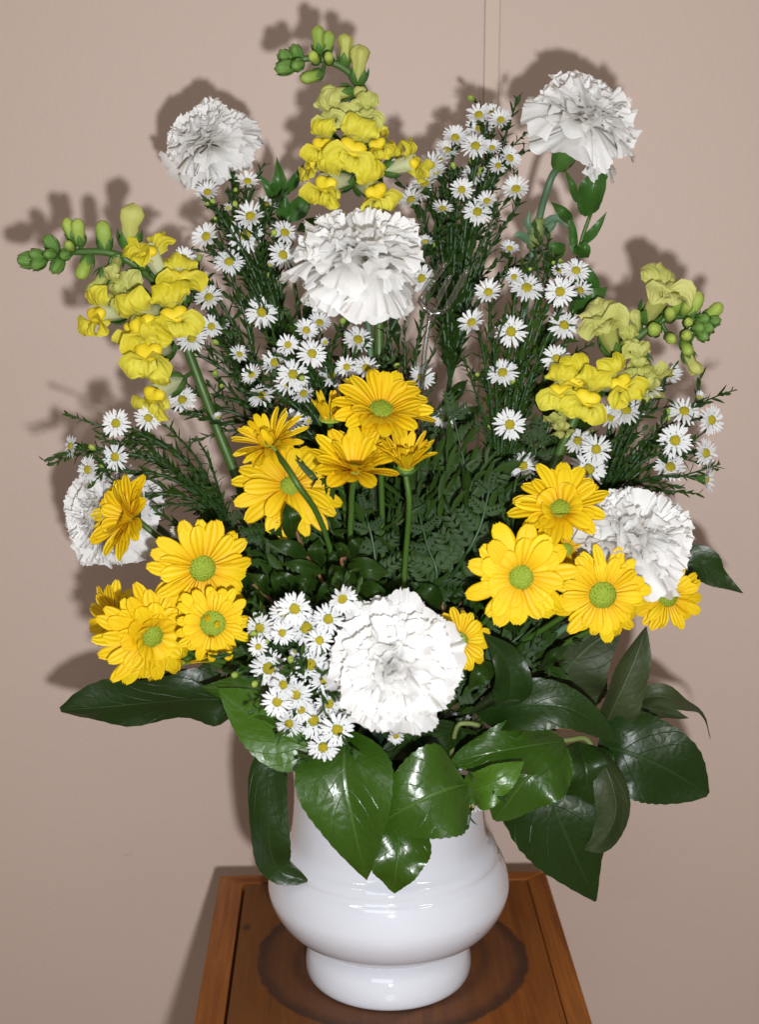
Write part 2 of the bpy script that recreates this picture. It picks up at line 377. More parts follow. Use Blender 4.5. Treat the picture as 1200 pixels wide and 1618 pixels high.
# ------------------------------------------------------------------ vase
VX = at(614, 1528, 0).x
prof0 = [(.0001, .004), (.046, .004), (.0475, 0), (.0505, .0008), (.0520, .004), (.0522, .009), (.0508, .015), (.0475, .0205), (.0425, .0245), (.0400, .0265),
        (.0412, .0280), (.0500, .0295), (.0600, .0340), (.0682, .0420), (.0732, .0510), (.0750, .0585), (.0744, .0650), (.0728, .0712), (.0707, .0758), (.0688, .0782), (.0678, .0800), (.0674, .0825), (.0658, .0856),
        (.0632, .0884), (.0612, .0915), (.0600, .0960), (.0590, .1050), (.0582, .1180), (.0584, .1300), (.0594, .1390), (.0612, .1470), (.0632, .1515),
        (.0640, .1530), (.0636, .1543), (.0622, .1543), (.0598, .1490), (.0570, .1400), (.0540, .125), (.054, .10), (.0001, .098)]
vase = MB().lathe(spline([(a, b, 0) for a, b in prof0], 150)[:, :2], 96).obj('vase', M['vase'], None, True, (VX, 0, .0004))
tag(vase, 'glossy white ceramic vase with round belly and foot on the wooden stand', 'vase')
ROOT = V(VX, 0, .145)
fo = slab(MB(), -.036, .036, -.036, .036, .0985, .162, .006).obj('floral_foam', M['foam'], None, False, (VX, 0, .0002))
tag(fo, 'dark green block of floral foam inside the mouth of the white vase', 'floral foam')

def rootpt(j=.025):
    return V(VX + rng.uniform(-j, j), rng.uniform(-j, j), .158)

# ------------------------------------------------------------------ carnations
def carn_petal(kind, seed):
    r = np.random.default_rng(seed); nu, nv = 43, 13
    u = np.linspace(-1, 1, nu); v = np.linspace(0, 1, nv)
    U, Vv = np.meshgrid(u, v)
    edge = 1 + .030 * np.abs(np.mod(u * 9 + r.uniform(0, 1), 1) * 2 - 1) + .018 * r.normal(size=nu) + .05 * np.sin(3.1 * u + r.uniform(0, 6)) - .16 * np.abs(u) ** 3
    phi = {'o': .62, 'm': .60, 'i': .50}[kind] * r.uniform(.85, 1.15)
    rad = Vv * (1 + (edge[None] - 1) * Vv ** 2)
    ang = U * phi * (0.35 + .65 * Vv)
    x = rad * np.cos(ang); y = rad * np.sin(ang)
    amp = {'o': .07, 'm': .11, 'i': .14}[kind]
    p1, p2, p3 = r.uniform(0, 6.28, 3); f1 = r.uniform(2.4, 4.2); f2 = r.uniform(6, 9)
    z = amp * Vv ** 1.7 * (np.sin(f1 * U + p1) + .35 * Vv ** 2 * np.sin(f2 * U + p2)) + .03 * np.sin(5 * Vv + p3)
    y = y + .04 * Vv ** 3 * np.cos(f2 * U + p2)
    z = z + {'o': .030, 'm': .045, 'i': .05}[kind] * np.clip((Vv - .6) / .4, 0, 1) ** 1.5 * np.sin(r.uniform(12, 15) * U + p3 + 1.2 * np.sin(3 * U + p1))
    bend = {'o': -.34, 'm': -.16, 'i': -.14}[kind] + r.uniform(-.1, .1)
    z = z + bend * Vv ** 2.2
    x = x - .25 * abs(bend) * Vv ** 3
    return MB().grid(np.stack([x, y, z], -1)).mesh('petal', M['carn'])
CP = {k: [carn_petal(k, i * 3 + s) for i in range(7)] for k, s in (('o', 0), ('m', 100), ('i', 200))}
def carnation(px, py, y, diam, n, label, calyx_vis=True, seed=1, squash=1.0, stem_pts=None, open_=1.0, droop=0.0, wings=(), count=1.0, flat=1.0):
    rr = random.Random(seed)
    c = at(px, py, y); Rr = sz(diam, y, py) / 2
    root = empty('carnation', c); tag(root, label, 'carnation', 'white carnations in the arrangement')
    F = frame(n, rr.uniform(0, 6))
    layers = [('o', 8, -.22 - droop, 1.0, -.10), ('o', 9, .08 - droop * .5, 1.0, -.02), ('m', 9, .32, .94, .02), ('m', 9, .54, .88, .04), ('m', 9, .74, .82, .06), ('i', 8, .94, .77, .06), ('i', 7, 1.14, .70, .05), ('i', 6, 1.34, .66, .04), ('i', 4, 1.50, .62, .04)]
    for kind, k, el, ln, zo in layers:
        k = int(round(k * count))
        for i in range(k):
            az = 2 * math.pi * (i + rr.uniform(-.35, .35)) / k + el * 2
            e = el * open_ * (flat if el > .2 else 1) + rr.uniform(-.20, .20); s = ln * Rr * (rr.uniform(.80, 1.12) if el < .2 else rr.uniform(.92, 1.08))
            m = F @ Matrix.Translation((0, 0, (zo - .30) * Rr)) @ Matrix.Rotation(az, 4, 'Z') @ Matrix.Rotation(-e, 4, 'Y') @ Matrix.Rotation(rr.uniform(-.4, .4), 4, 'X') @ Matrix.Diagonal((s, s * rr.uniform(.85, 1.15), s, 1))
            link('petal', rr.choice(CP[kind]), root, mat=m)
    for tx, ty, sc_ in wings:                               # single large petals that hang out of the bloom
        tip = at(tx, ty, y + .012); b0 = c + (c - tip) * -.10 + V(0, .008, 0); X = (tip - b0); Ln = X.length
        m = Matrix.Translation(b0 - c) @ orient(X, (.1 * rr.uniform(-1, 1), -1, .15)) @ Matrix.Diagonal((Ln, Ln * sc_, Ln * .8, 1))
        link('petal', rr.choice(CP['o']), root, mat=m)
    # calyx
    L = .52 * Rr
    prof = [(.0001, -1.20), (.07, -1.20), (.14, -1.14), (.20, -.95), (.24, -.7), (.27, -.45), (.26, -.40), (.0001, -.40)]
    prof = [(a * Rr, b * Rr) for a, b in prof]
    cal = MB().lathe(spline([(a, b, 0) for a, b in prof], 22)[:, :2], 14)
    for i in range(5):                                       # calyx teeth
        a = 2 * math.pi * i / 5
        P = [(.26 * Rr * math.cos(a), .26 * Rr * math.sin(a), -.5 * Rr), (.285 * Rr * math.cos(a), .285 * Rr * math.sin(a), -.42 * Rr), (.29 * Rr * math.cos(a), .29 * Rr * math.sin(a), -.33 * Rr)]
        cal.grid(blade(spline(P, 6), np.array([.26, .25, .2, .15, .08, 0]) * Rr, (math.cos(a), math.sin(a), .1), 5, -.3))
    for i in range(4):
        a = 2 * math.pi * i / 4 + .4
        P = [(.10 * Rr * math.cos(a), .10 * Rr * math.sin(a), -1.22 * Rr), (.20 * Rr * math.cos(a), .20 * Rr * math.sin(a), -1.05 * Rr), (.25 * Rr * math.cos(a), .25 * Rr * math.sin(a), -.88 * Rr)]
        cal.grid(blade(spline(P, 6), np.array([.22, .25, .22, .16, .08, 0]) * Rr, (math.cos(a), math.sin(a), .1), 5, -.3))
    co = cal.obj('calyx', M['calyx'], root); co.matrix_local = F
    base = c + (F @ Vector((0, 0, -1.18 * Rr)))
    if stem_pts: P = [base] + stem_pts
    else:
        rp = rootpt(); P = [base, base.lerp(rp, .45) + Vector(F @ Vector((0, 0, -.02))), rp]
    sp = spline(P, 26)
    wobj(MB().tube(sp, .0021, 8), 'stem', M['stem_blue'], root)
    return root, sp
C1, _ = carnation(318, 206, .045, 158, (-.50, -.40, .78), 'white carnation at the upper left, turned sideways, left of the tallest yellow snapdragon', seed=2, open_=.9, droop=.1, wings=((262, 294, .8), (296, 292, .7), (400, 185, .6)), stem_pts=[at(385, 400, .05), at(520, 800, .02), rootpt()])
C2, sp2 = carnation(936, 166, .02, 190, (.42, -.34, .86), 'white carnation at the upper right standing highest on its bare stem with two stem nodes', seed=5, open_=.95, droop=-.1, wings=((824, 176, .5), (980, 262, .6)), stem_pts=[at(868, 292, .03), at(845, 385, .04), at(790, 700, .03), rootpt()])
C3, _ = carnation(569, 376, -.035, 226, (.03, -.27, .96), 'wide white carnation just below the tallest yellow snapdragon', seed=8, droop=.06, flat=.62, wings=((592, 462, .8), (530, 440, .8), (650, 425, .7)), stem_pts=[at(580, 500, .0), at(590, 640, .0), rootpt()])
C4, _ = carnation(152, 815, -.015, 172, (-.62, -.60, .20), 'white carnation at the far left, half hidden behind a yellow chrysanthemum', seed=11, wings=((132, 900, .7), (195, 890, .8), (92, 845, .7)))
C5, _ = carnation(1012, 826, -.050, 214, (.18, -.34, .93), 'white carnation at the right, above the row of three yellow chrysanthemums', seed=14, flat=.74, wings=((908, 842, .45), (1088, 900, .6)))
C6, _ = carnation(620, 1050, -.125, 220, (-.05, -.88, .40), 'largest white carnation in front, low above the vase rim beside the white asters', seed=17, wings=((655, 934, .62), (700, 965, .72), (742, 1030, .8), (735, 1085, .72), (700, 1140, .75), (668, 1166, .8), (585, 1175, 1.0), (548, 1152, .8), (505, 1085, .75), (552, 958, .65)))
# nodes and narrow leaves on the visible carnation stem
nb = MB()
nc = at(845, 378, .04); nu_ = (at(868, 292, .03) - nc).normalized()
nb.lathe([(.0001, -.006), (.0030, -.006), (.0046, -.002), (.0052, .002), (.0042, .008), (.0028, .013), (.0001, .013)], 12)
o = nb.obj('stem_node', M['twig_pale'], C2); o.matrix_local = Matrix.Translation(nc - C2.location) @ frame(nu_)
for a, b_, c_ in (((850, 372), (835, 355), (838, 332)), ((852, 372), (872, 358), (882, 340)), ((842, 385), (822, 372), (812, 374)), ((856, 360), (880, 345), (900, 362))):
    P = spline([at(*a, .038), at(*b_, .034), at(*c_, .034)], 9)
    wobj(MB().grid(blade(P, np.array([.6, .9, 1, .95, .85, .7, .5, .3, .02]) * .0055, (0, -1, .3), 5, .5)), 'leaf', M['stem_blue'], C2)

# ------------------------------------------------------------------ chrysanthemums
def ch_petal(seed, curl=0.0, narrow=1.0):
    r = np.random.default_rng(seed); nv, nu = 11, 7; v = np.linspace(0, 1, nv); u = np.linspace(-1, 1, nu)
    wv = np.minimum(1, .38 + 1.05 * v) * np.sqrt(np.clip(1 - (np.clip(v - .66, 0, 1) / .345) ** 2.6, 0, 1)); wv[-1] = .30
    W = .158 * narrow * wv
    U, VV = np.meshgrid(u, v)
    notch = .018 * (VV > .95) * np.cos(U * 2 * np.pi)
    a, b = r.uniform(.02, .10), r.uniform(.08, .22)
    x = VV * 1.0 + notch
    z = a * VV - (b + curl) * VV ** 2.2 + .018 * np.cos(U * np.pi * 1.5) * np.sin(VV * 3) + .35 * W[:, None] * U ** 2 * (1 - .6 * VV)
    y = U * W[:, None] + r.uniform(-.05, .05) * VV ** 2
    x = x - .3 * abs(curl) * VV ** 3
    return MB().grid(np.stack([x, y, z], -1)).mesh('petal', M['chry'])
HP = [ch_petal(s) for s in range(8)]
HI = [ch_petal(40 + s, -.35, .62) for s in range(5)]           # narrow incurved
HN = [ch_petal(60 + s, -.02, .66) for s in range(5)]            # narrow straight
def dome(r, h, m, name, parent, mat, n=24, rings=8):
    t = np.linspace(0, 1, rings); prof = [(r * math.sin(a * math.pi / 2) + 1e-5, h * math.cos(a * math.pi / 2)) for a in t]
    return link(name, MB().lathe(prof, n).mesh(name, m), parent, mat=mat)
DG = {}
def chrys(px, py, y, diam, n, label, rows=((17, .10, 1.0), (15, .28, .86)), disc=.25, seed=1, inner=0, inner_el=1.2, stem=None, elj=.15, pool=None, skip=None, petal_n=None, green=True):
    rr = random.Random(seed + 500); c = at(px, py, y); Rr = sz(diam, y, py) / 2
    root = empty('chrysanthemum', c); tag(root, label, 'chrysanthemum', 'yellow chrysanthemums in the arrangement')
    F = frame(n, rr.uniform(0, 6)); r0 = disc * Rr
    for k, el, ln in rows:
        for i in range(k):
            az = 2 * math.pi * (i + rr.uniform(-.28, .28)) / k + el * 3
            e = el + rr.uniform(-elj, elj); s = (ln * Rr - r0 * .7) * rr.uniform(.84, 1.10); ws = Rr * rr.uniform(.88, 1.12) * (16 / k) ** .4
            m = F @ Matrix.Rotation(az, 4, 'Z') @ Matrix.Translation((r0 * .72, 0, -.02 * Rr + .05 * Rr * el)) @ Matrix.Rotation(-e, 4, 'Y') @ Matrix.Rotation(rr.uniform(-.35, .35), 4, 'X') @ Matrix.Rotation(rr.uniform(-.10, .10), 4, 'Z') @ Matrix.Diagonal((s, ws, s * rr.uniform(.5, 1.9), 1))
            link('petal', rr.choice(pool or HP), root, mat=m)
    for i in range(inner):
        az = 2 * math.pi * (i + rr.uniform(-.4, .4)) / max(inner, 1)
        s = Rr * rr.uniform(.42, .72)
        m = F @ Matrix.Rotation(az, 4, 'Z') @ Matrix.Translation((r0 * rr.uniform(.5, .9), 0, .03 * Rr)) @ Matrix.Rotation(-(inner_el + rr.uniform(-.2, .2)), 4, 'Y') @ Matrix.Diagonal((s, Rr * .9, s, 1))
        link('petal', rr.choice(HI), root, mat=m)
    dome(r0, r0 * .38, M['disc_g'], 'disc', root, F)
    # tiny florets on the rim of the disc, bracts and stem
    mb = MB()
    for i in range(46):
        a = i * 2.39996; q = r0 * math.sqrt((i + 20) / 66.0); zt = r0 * .38 * math.sqrt(max(0, 1 - (q / r0) ** 2)) + r0 * .02
        mb.tube([(q * math.cos(a), q * math.sin(a), zt - r0 * .03), (q * math.cos(a) * .98, q * math.sin(a) * .98, zt + r0 * .11)], [r0 * .055, r0 * .035], 5)
    o = mb.obj('disc_florets', M['disc_g'], root); o.matrix_local = F; o['kind'] = 'stuff'
    mb = MB().lathe(spline([(1e-5, -.26 * Rr, 0), (.08 * Rr, -.25 * Rr, 0), (.22 * Rr, -.18 * Rr, 0), (.30 * Rr, -.06 * Rr, 0), (.26 * Rr, 0, 0)], 10)[:, :2], 16)
    for i in range(12):
        a = i * math.pi / 6
        P = spline([(.20 * Rr * math.cos(a), .20 * Rr * math.sin(a), -.2 * Rr), (.31 * Rr * math.cos(a), .31 * Rr * math.sin(a), -.1 * Rr), (.38 * Rr * math.cos(a), .38 * Rr * math.sin(a), .0)], 5)
        mb.grid(blade(P, np.array([.14, .15, .12, .08, 0]) * Rr, (math.cos(a), math.sin(a), -.5), 3, -.2))
    o = mb.obj('bracts', M['calyx'], root); o.matrix_local = F
    base = c + (F @ Vector((0, 0, -.24 * Rr)))
    P = [base] + (stem if stem else [base.lerp(ROOT, .5) + (F @ Vector((0, 0, -.03))) * .6, rootpt()])
    wobj(MB().tube(spline(P, 20), .0016, 8), 'stem', M['stem'], root)
    return root
FR = (0, -1, .2)
# left group
chrys(204, 818, -.040, 136, (-.62, -.55, .35), 'yellow chrysanthemum half closed, in front of the far left white carnation', rows=((15, .40, 1.05), (13, .6, .95), (9, .95, .8)), disc=.2, seed=1)
chrys(320, 898, -.080, 160, (.38, -1, .0), 'yellow chrysanthemum with a wide green disc, topmost of the lower left cluster', rows=((16, .02, 1.05), (13, .20, .90)), disc=.27, seed=2, elj=.14)
chrys(182, 978, -.045, 120, (-.55, -.70, .15), 'yellow chrysanthemum at the far left edge of the lower left cluster, turned away', rows=((15, .05, 1.0), (13, .3, .86)), disc=.25, seed=3)
chrys(240, 1005, -.085, 168, (.55, -.85, -.10), 'shaggy full yellow chrysanthemum, largest and lowest of the lower left cluster', rows=((18, -.12, 1.08), (17, .10, .93), (14, .32, .74), (8, .75, .50)), disc=.24, seed=4, elj=.16)
chrys(336, 985, -.098, 118, (.10, -1, .12), 'small yellow chrysanthemum with a bright green disc, right in the lower left cluster', rows=((18, .0, 1.06), (16, .25, .82)), disc=.36, seed=5, inner=3, inner_el=1.5)
chrys(292, 1046, -.058, 92, (.25, -.35, -.95), 'yellow chrysanthemum mostly hidden below the shaggy one of the lower left cluster', rows=((12, .1, 1.0),), disc=.25, seed=6)
# centre group
chrys(603, 648, -.060, 166, (.10, -.55, .85), 'open yellow chrysanthemum, topmost of the centre cluster', rows=((16, .30, 1.02), (14, .52, .88)), disc=.26, seed=7)
chrys(428, 702, -.055, 112, (-.30, -.50, .72), 'spiky half open yellow chrysanthemum at the left of the centre cluster', rows=((18, .38, 1.15), (15, .70, 1.05)), pool=HN, disc=.26, seed=8, inner=9, inner_el=1.2, stem=[at(470, 765, -.075), at(520, 860, -.05), rootpt()])
chrys(458, 768, -.045, 160, (.1, -.8, .45), 'drooping open yellow chrysanthemum, lowest of the centre cluster', rows=((17, .02, 1.06), (13, .24, .88)), disc=.20, seed=10)
chrys(560, 742, -.070, 156, (.02, -.42, .90), 'cup shaped yellow chrysanthemum in the middle of the centre cluster', rows=((12, .45, 1.0), (14, .78, 1.0), (8, 1.0, .8)), disc=.2, seed=11, stem=[at(556, 800, -.062), at(562, 900, -.05), rootpt()])
chrys(642, 738, -.072, 112, (.03, -.34, .94), 'half closed yellow chrysanthemum with incurved petals at the right of the centre cluster', rows=((15, .92, 1.15), (14, 1.12, 1.15)), pool=HN, disc=.24, seed=12, inner=14, inner_el=1.35, stem=[at(647, 800, -.068), at(640, 900, -.05), rootpt()])
chrys(522, 662, -.045, 74, (.0, -.25, 1), 'yellow chrysanthemum bud barely open between the flowers of the centre cluster', rows=((15, 1.22, 1.4), (13, 1.34, 1.35)), pool=HN, disc=.5, seed=13, inner=8, inner_el=1.45)
# right group
chrys(886, 804, -.062, 150, (-.10, -.62, .72), 'yellow chrysanthemum touching the right white carnation, topmost of the right cluster', rows=((14, .28, 1.05), (13, .42, .92), (5, .9, .6)), disc=.25, seed=14)
chrys(824, 912, -.088, 170, (-.05, -1, .12), 'biggest yellow chrysanthemum with broad petals, left in the row of the right cluster', rows=((13, .0, 1.04), (11, .22, .84), (5, .34, .62)), disc=.24, seed=15)
chrys(953, 940, -.080, 150, (.08, -1, .05), 'round yellow chrysanthemum in the middle of the row of the right cluster', rows=((20, -.02, 1.03), (18, .20, .82)), disc=.30, seed=16)
chrys(1056, 942, -.050, 116, (.25, -.9, .12), 'small yellow chrysanthemum at the right end of the row, under the right carnation', rows=((17, .05, 1.05), (14, .3, .82)), disc=.30, seed=17)
chrys(896, 868, -.048, 105, (.0, -.9, .4), 'yellow chrysanthemum mostly hidden behind the right cluster row', rows=((14, .2, 1.0),), disc=.2, seed=18)
chrys(728, 1012, -.072, 104, (.35, -.85, .25), 'yellow chrysanthemum peeping out behind the right side of the largest front carnation', rows=((15, .08, 1.0), (12, .3, .8)), disc=.26, seed=19)

# ------------------------------------------------------------------ asters
def aster_rays(seed, k, el):
    r = random.Random(seed); mb = MB(); nv = 6
    for row, (kk, ln, ee) in enumerate(((k, 1.0, el), (k - 5, .90, el + .16))):
        for i in range(kk):
            az = 2 * math.pi * (i + r.uniform(-.32, .32)) / kk + row * .13; e = ee + r.uniform(-.12, .12); L = .74 * ln * r.uniform(.86, 1.07)
            v = np.linspace(0, 1, nv); d = np.array([math.cos(az), math.sin(az), 0.])
            rad = .24 + L * math.cos(e) * v; z = L * (math.sin(e) * v - .12 * v ** 2 * r.uniform(0, 1.6))
            P = d[None] * rad[:, None] + np.array([0, 0, 1.])[None] * (z + .02 * row)[:, None]
            P += np.array([-d[1], d[0], 0])[None] * (r.uniform(-.05, .05) * v ** 2)[:, None]
            mb.grid(blade(P, np.array([.55, .85, 1, 1, .90, .35]) * .150 * r.uniform(.85, 1.1), (0, 0, 1), 3, .28))
    return mb.mesh('flower', M['aster'])
AR = {'flat': [aster_rays(i, 19, .10) for i in range(5)], 'cup': [aster_rays(20 + i, 18, .42) for i in range(4)], 'big': [aster_rays(40 + i, 20, .02) for i in range(4)], 'bud': [aster_rays(60 + i, 17, 1.08) for i in range(2)]}
def disc_mesh():
    mb = MB().lathe([(1e-5, .17), (.10, .165), (.20, .13), (.27, .07), (.30, -.02)], 16)
    for i in range(60):
        a = i * 2.39996; q = .28 * math.sqrt((i + .5) / 60); zt = .17 * math.sqrt(max(0, 1 - (q / .31) ** 2))
        mb.tube([(q * math.cos(a), q * math.sin(a), zt - .03), (q * math.cos(a), q * math.sin(a), zt + .045)], [.026, .018], 4)
    return mb.mesh('disc', M['disc_y'])
AD = disc_mesh()
def cup_mesh():
    mb = MB().lathe(spline([(1e-5, -.62, 0), (.10, -.60, 0), (.20, -.45, 0), (.29, -.2, 0), (.34, .02, 0), (.28, .03, 0)], 10)[:, :2], 12)
    for row in range(3):
        for i in range(9):
            a = i * math.pi / 4.5 + row * .35; z0 = -.5 + row * .18; r0 = .17 + row * .07
            P = spline([(r0 * math.cos(a), r0 * math.sin(a), z0), ((r0 + .09) * math.cos(a), (r0 + .09) * math.sin(a), z0 + .16), ((r0 + .19) * math.cos(a), (r0 + .19) * math.sin(a), z0 + .28)], 4)
            mb.grid(blade(P, [.11, .13, .09, 0], (math.cos(a), math.sin(a), -.3), 3, -.2))
    return mb.mesh('involucre', M['calyx'])
AC = cup_mesh()
def budmesh():
    mb = MB().lathe(spline([(1e-5, -.55, 0), (.16, -.5, 0), (.36, -.15, 0), (.38, .15, 0), (.24, .42, 0), (1e-5, .5, 0)], 12)[:, :2], 12); return mb.mesh('bud', M['bud'])
AB = budmesh()
def needles(mb, P, rr, sp=.0030, L=.0115, W=.0022, spread=.62, start=.05, tiplen=.55):
    P = np.asarray(P); seg = np.linalg.norm(np.diff(P, axis=0), axis=1); cum = np.concatenate([[0], np.cumsum(seg)]); tot = cum[-1]
    T = nrm(np.gradient(P, axis=0)); s = tot * start; a = rr.uniform(0, 6)
    while s < tot:
        p = np.array([np.interp(s, cum, P[:, k]) for k in range(3)]); tt = nrm(np.array([np.interp(s, cum, T[:, k]) for k in range(3)]))
        ref = nrm(np.cross(tt, [.3, .9, .2])); b = np.cross(tt, ref); a += 2.4 + rr.uniform(-.5, .5)
        out = ref * math.cos(a) + b * math.sin(a); l = L * rr.uniform(.55, 1.3) * (1 - (1 - tiplen) * s / tot); sp_ = spread * rr.uniform(.6, 1.4)
        d0 = nrm(tt * math.cos(sp_) + out * math.sin(sp_)); d1 = nrm(tt * math.cos(sp_ * 1.5) + out * math.sin(sp_ * 1.5) + np.array([0, 0, .1]))
        Q = np.array([p, p + d0 * l * .33, p + d0 * l * .6 + d1 * l * .06, p + d0 * l * .8 + d1 * l * .2])
        mb.grid(blade(Q, np.array([.45, 1, .85, .05]) * W * rr.uniform(.8, 1.25), nrm(out * -.6 + tt * .8), 3, .35))
        s += sp * rr.uniform(.6, 1.4)
def aster_spray(hub, y_hub, flowers, label, y=.0, up=.45, face=(0, -1, .55), out=.0015, tips=(), group='white aster sprays in the arrangement', seed=1, style='flat', r=26, main=True, sp=.0033, mid=None, lean=.35):
    rr = random.Random(seed + 900); H = at(*hub, y_hub)
    root = empty('aster_spray', H); tag(root, label, 'aster spray', group)
    st = MB(); fl = MB()
    if main:
        P = spline([H] + ([mid] if mid else [H.lerp(ROOT, .5) + V(0, 0, .015)]) + [rootpt()], 14); st.tube(P, .0016, 6); needles(fl, P, rr, sp * 1.2, .016, .0024)
    cxs = sum(f[0] for f in flowers) / max(1, len(flowers))
    for f in flowers:
        px, py = f[0], f[1]; rad = f[2] if len(f) > 2 and f[2] else r; kind = f[3] if len(f) > 3 and f[3] else style
        yy = y + rr.uniform(-.014, .014); c = at(px, py, yy); s = sz(rad, yy, py)
        fx = (px - cxs) / 130.0 * lean
        n = Vector((face[0] + fx + rr.uniform(-.42, .42), face[1], face[2] + rr.uniform(-.32, .5)))
        if len(f) > 4: n = Vector(f[4])
        n.normalize()
        F = Matrix.Translation(c - H) @ frame(n, rr.uniform(0, 6)) @ Matrix.Diagonal((s, s, s, 1))
        if kind == 'knob':
            o = link('bud', AB, root, mat=F)
        else:
            o = link('flower', rr.choice(AR[kind]), root, mat=F); link('disc', AD, o); link('involucre', AC, o)
        e = c - n * s * .58; D = e - H; L = D.length
        ctrl = H + D * .45 + V(0, 0, L * .16 * up * 2) - n * L * .05
        ctrl2 = e - n * min(L * .18, .012)
        P = spline([H, ctrl, ctrl2, e], 12)
        st.tube(P, np.linspace(.0012, .0007, 12), 5); needles(fl, P, rr, sp, .0125, .0028)
        for q in range(2):                                   # leafy side twigs
            k = rr.randint(3, 8); b0 = P[k]; dd = nrm(P[k + 1] - P[k]); sd = nrm(np.cross(dd, [0, 1, 0])) * rr.choice((-1, 1))
            Q = bez(b0, b0 + dd * .012 + sd * .004, b0 + dd * .024 + sd * rr.uniform(.008, .016) + np.array([0, rr.uniform(-.008, .008), 0]), 6)
            st.tube(Q, .0005, 4); needles(fl, Q, rr, sp, .0100, .0024)
            if rr.random() < .14: link('bud', AB, root, mat=Matrix.Translation(Vector(Q[-1]) - H) @ frame(Q[-1] - Q[-2]) @ Matrix.Scale(.0045, 4))
    for tp in tips:
        e = at(tp[0], tp[1], y + rr.uniform(-.01, .012)); D = e - H
        P = spline([H, H + D * .5 + V(0, 0, D.length * .12), e], 12); st.tube(P, np.linspace(.0011, .0004, 12), 5); needles(fl, P, rr, sp * .7, .0095, .0016, tiplen=.6)
    wobj(st, 'stem', M['stem_dark'], root)
    o = wobj(fl, 'foliage', M['needle'], root); o['kind'] = 'stuff'
    return root
aster_spray((452, 600), .03, [(391, 287, 22, 'cup'), (328, 304, 22, 'cup'), (396, 342, 28, 'cup'), (420, 325, 24, 'cup', (.2, -.4, 1)), (388, 371, 30, 'flat', (0, -1, .25)), (450, 368, 25), (447, 403, 26), (362, 414, 26), (360, 329, 12, 'bud'), (427, 419, 11, 'bud'), (366, 352, 9, 'knob'), (340, 345, 8, 'knob'), (328, 322, 8, 'knob'), (335, 355, 8, 'knob'), (372, 300, 9, 'knob'), (414, 493, 29, 'flat', (0, -1, .3))],
            'white aster spray under the upper left carnation, its flowers left of the wide carnation', y=.018, seed=1, tips=((375, 470), (395, 440), (475, 470), (350, 380), (420, 380)))
aster_spray((425, 690), .02, [(326, 374, 26, 'cup'), (290, 408, 22, 'cup'), (330, 470, 25), (334, 516, 22, 'cup'), (303, 535, 26), (288, 632, 25, 'flat', (0, -.8, .6)), (345, 660, 12, 'bud'), (307, 440, 9, 'knob'), (325, 436, 11, 'bud'), (378, 560, 18, 'cup'), (352, 512, 18, 'cup'), (350, 610, 9, 'knob')],
            'white aster spray beside the yellow florets of the left snapdragon', y=.015, seed=2, tips=((340, 560), (365, 590), (300, 700), (372, 510), (400, 560)))
aster_spray((540, 760), .0, [(484, 522, 22, 'cup'), (505, 510, 22, 'cup'), (514, 541, 12, 'bud'), (566, 537, 26), (493, 559, 26), (435, 573, 27, 'cup'), (463, 592, 28), (455, 605, 24, 'cup'), (524, 593, 25), (579, 582, 25), (414, 625, 25), (455, 545, 20, 'cup'), (480, 622, 22, 'cup'), (398, 592, 20, 'cup'), (548, 580, 20, 'cup'), (461, 664, 22), (488, 666, 13, 'bud')],
            'white aster spray directly above the centre cluster of yellow chrysanthemums', y=-.018, seed=3, tips=((545, 510), (560, 560), (500, 490), (610, 560), (400, 640)))
aster_spray((712, 600), .04, [(757, 182, 24, 'cup'), (760, 202, 28, 'cup'), (792, 190, 22, 'cup'), (720, 218, 24, 'cup'), (752, 231, 26, 'flat', (0, -.8, .6)), (778, 234, 18, 'cup'), (695, 255, 24, 'cup'), (682, 262, 24, 'cup'), (750, 275, 24), (806, 250, 22, 'cup'), (672, 291, 25, 'cup'), (816, 299, 25, 'cup'), (650, 316, 24, 'cup'), (755, 335, 25), (806, 393, 18, 'cup'), (672, 382, 16, 'cup'), (730, 300, 22, 'cup'), (706, 238, 22, 'cup'), (770, 318, 20, 'cup'), (700, 330, 20, 'cup'), (690, 272, 20, 'cup'), (662, 303, 22, 'cup'), (778, 180, 20, 'cup'), (788, 262, 18, 'cup')],
            'tall white aster spray between the wide carnation and the upper right carnation', y=.045, face=(0, -.80, .62), seed=4, up=.55, tips=((690, 330), (790, 340), (720, 300), (700, 400), (770, 380), (735, 420)))
aster_spray((640, 720), .01, [(667, 440, 24), (606, 468, 20, 'cup'), (666, 597, 24, 'cup'), (701, 661, 21)],
            'thin white aster spray between the clear plastic fork and the top centre chrysanthemum', y=.012, seed=5, tips=((640, 500), (620, 560), (700, 520), (690, 600), (730, 620), (650, 640)))
aster_spray((790, 800), .01, [(833, 455, 29), (886, 461, 27), (772, 462, 25, 'cup'), (911, 428, 25), (917, 459, 22, 'cup'), (746, 510, 26, 'cup'), (808, 524, 28, 'flat', (0, -1, .2)), (892, 514, 27, 'flat'), (880, 567, 25), (795, 589, 27), (806, 671, 28, 'flat', (0, -1, .3)), (827, 736, 26), (813, 438, 18, 'cup'), (866, 639, 11, 'bud'), (885, 412, 9, 'knob'), (875, 415, 8, 'knob'), (838, 425, 8, 'knob'), (755, 592, 9, 'knob'), (884, 428, 14, 'cup')],
            'white aster spray below the bare stem of the upper right carnation', y=.0, seed=6, tips=((760, 640), (850, 560), (730, 560), (850, 620), (780, 540), (850, 700), (740, 720)))
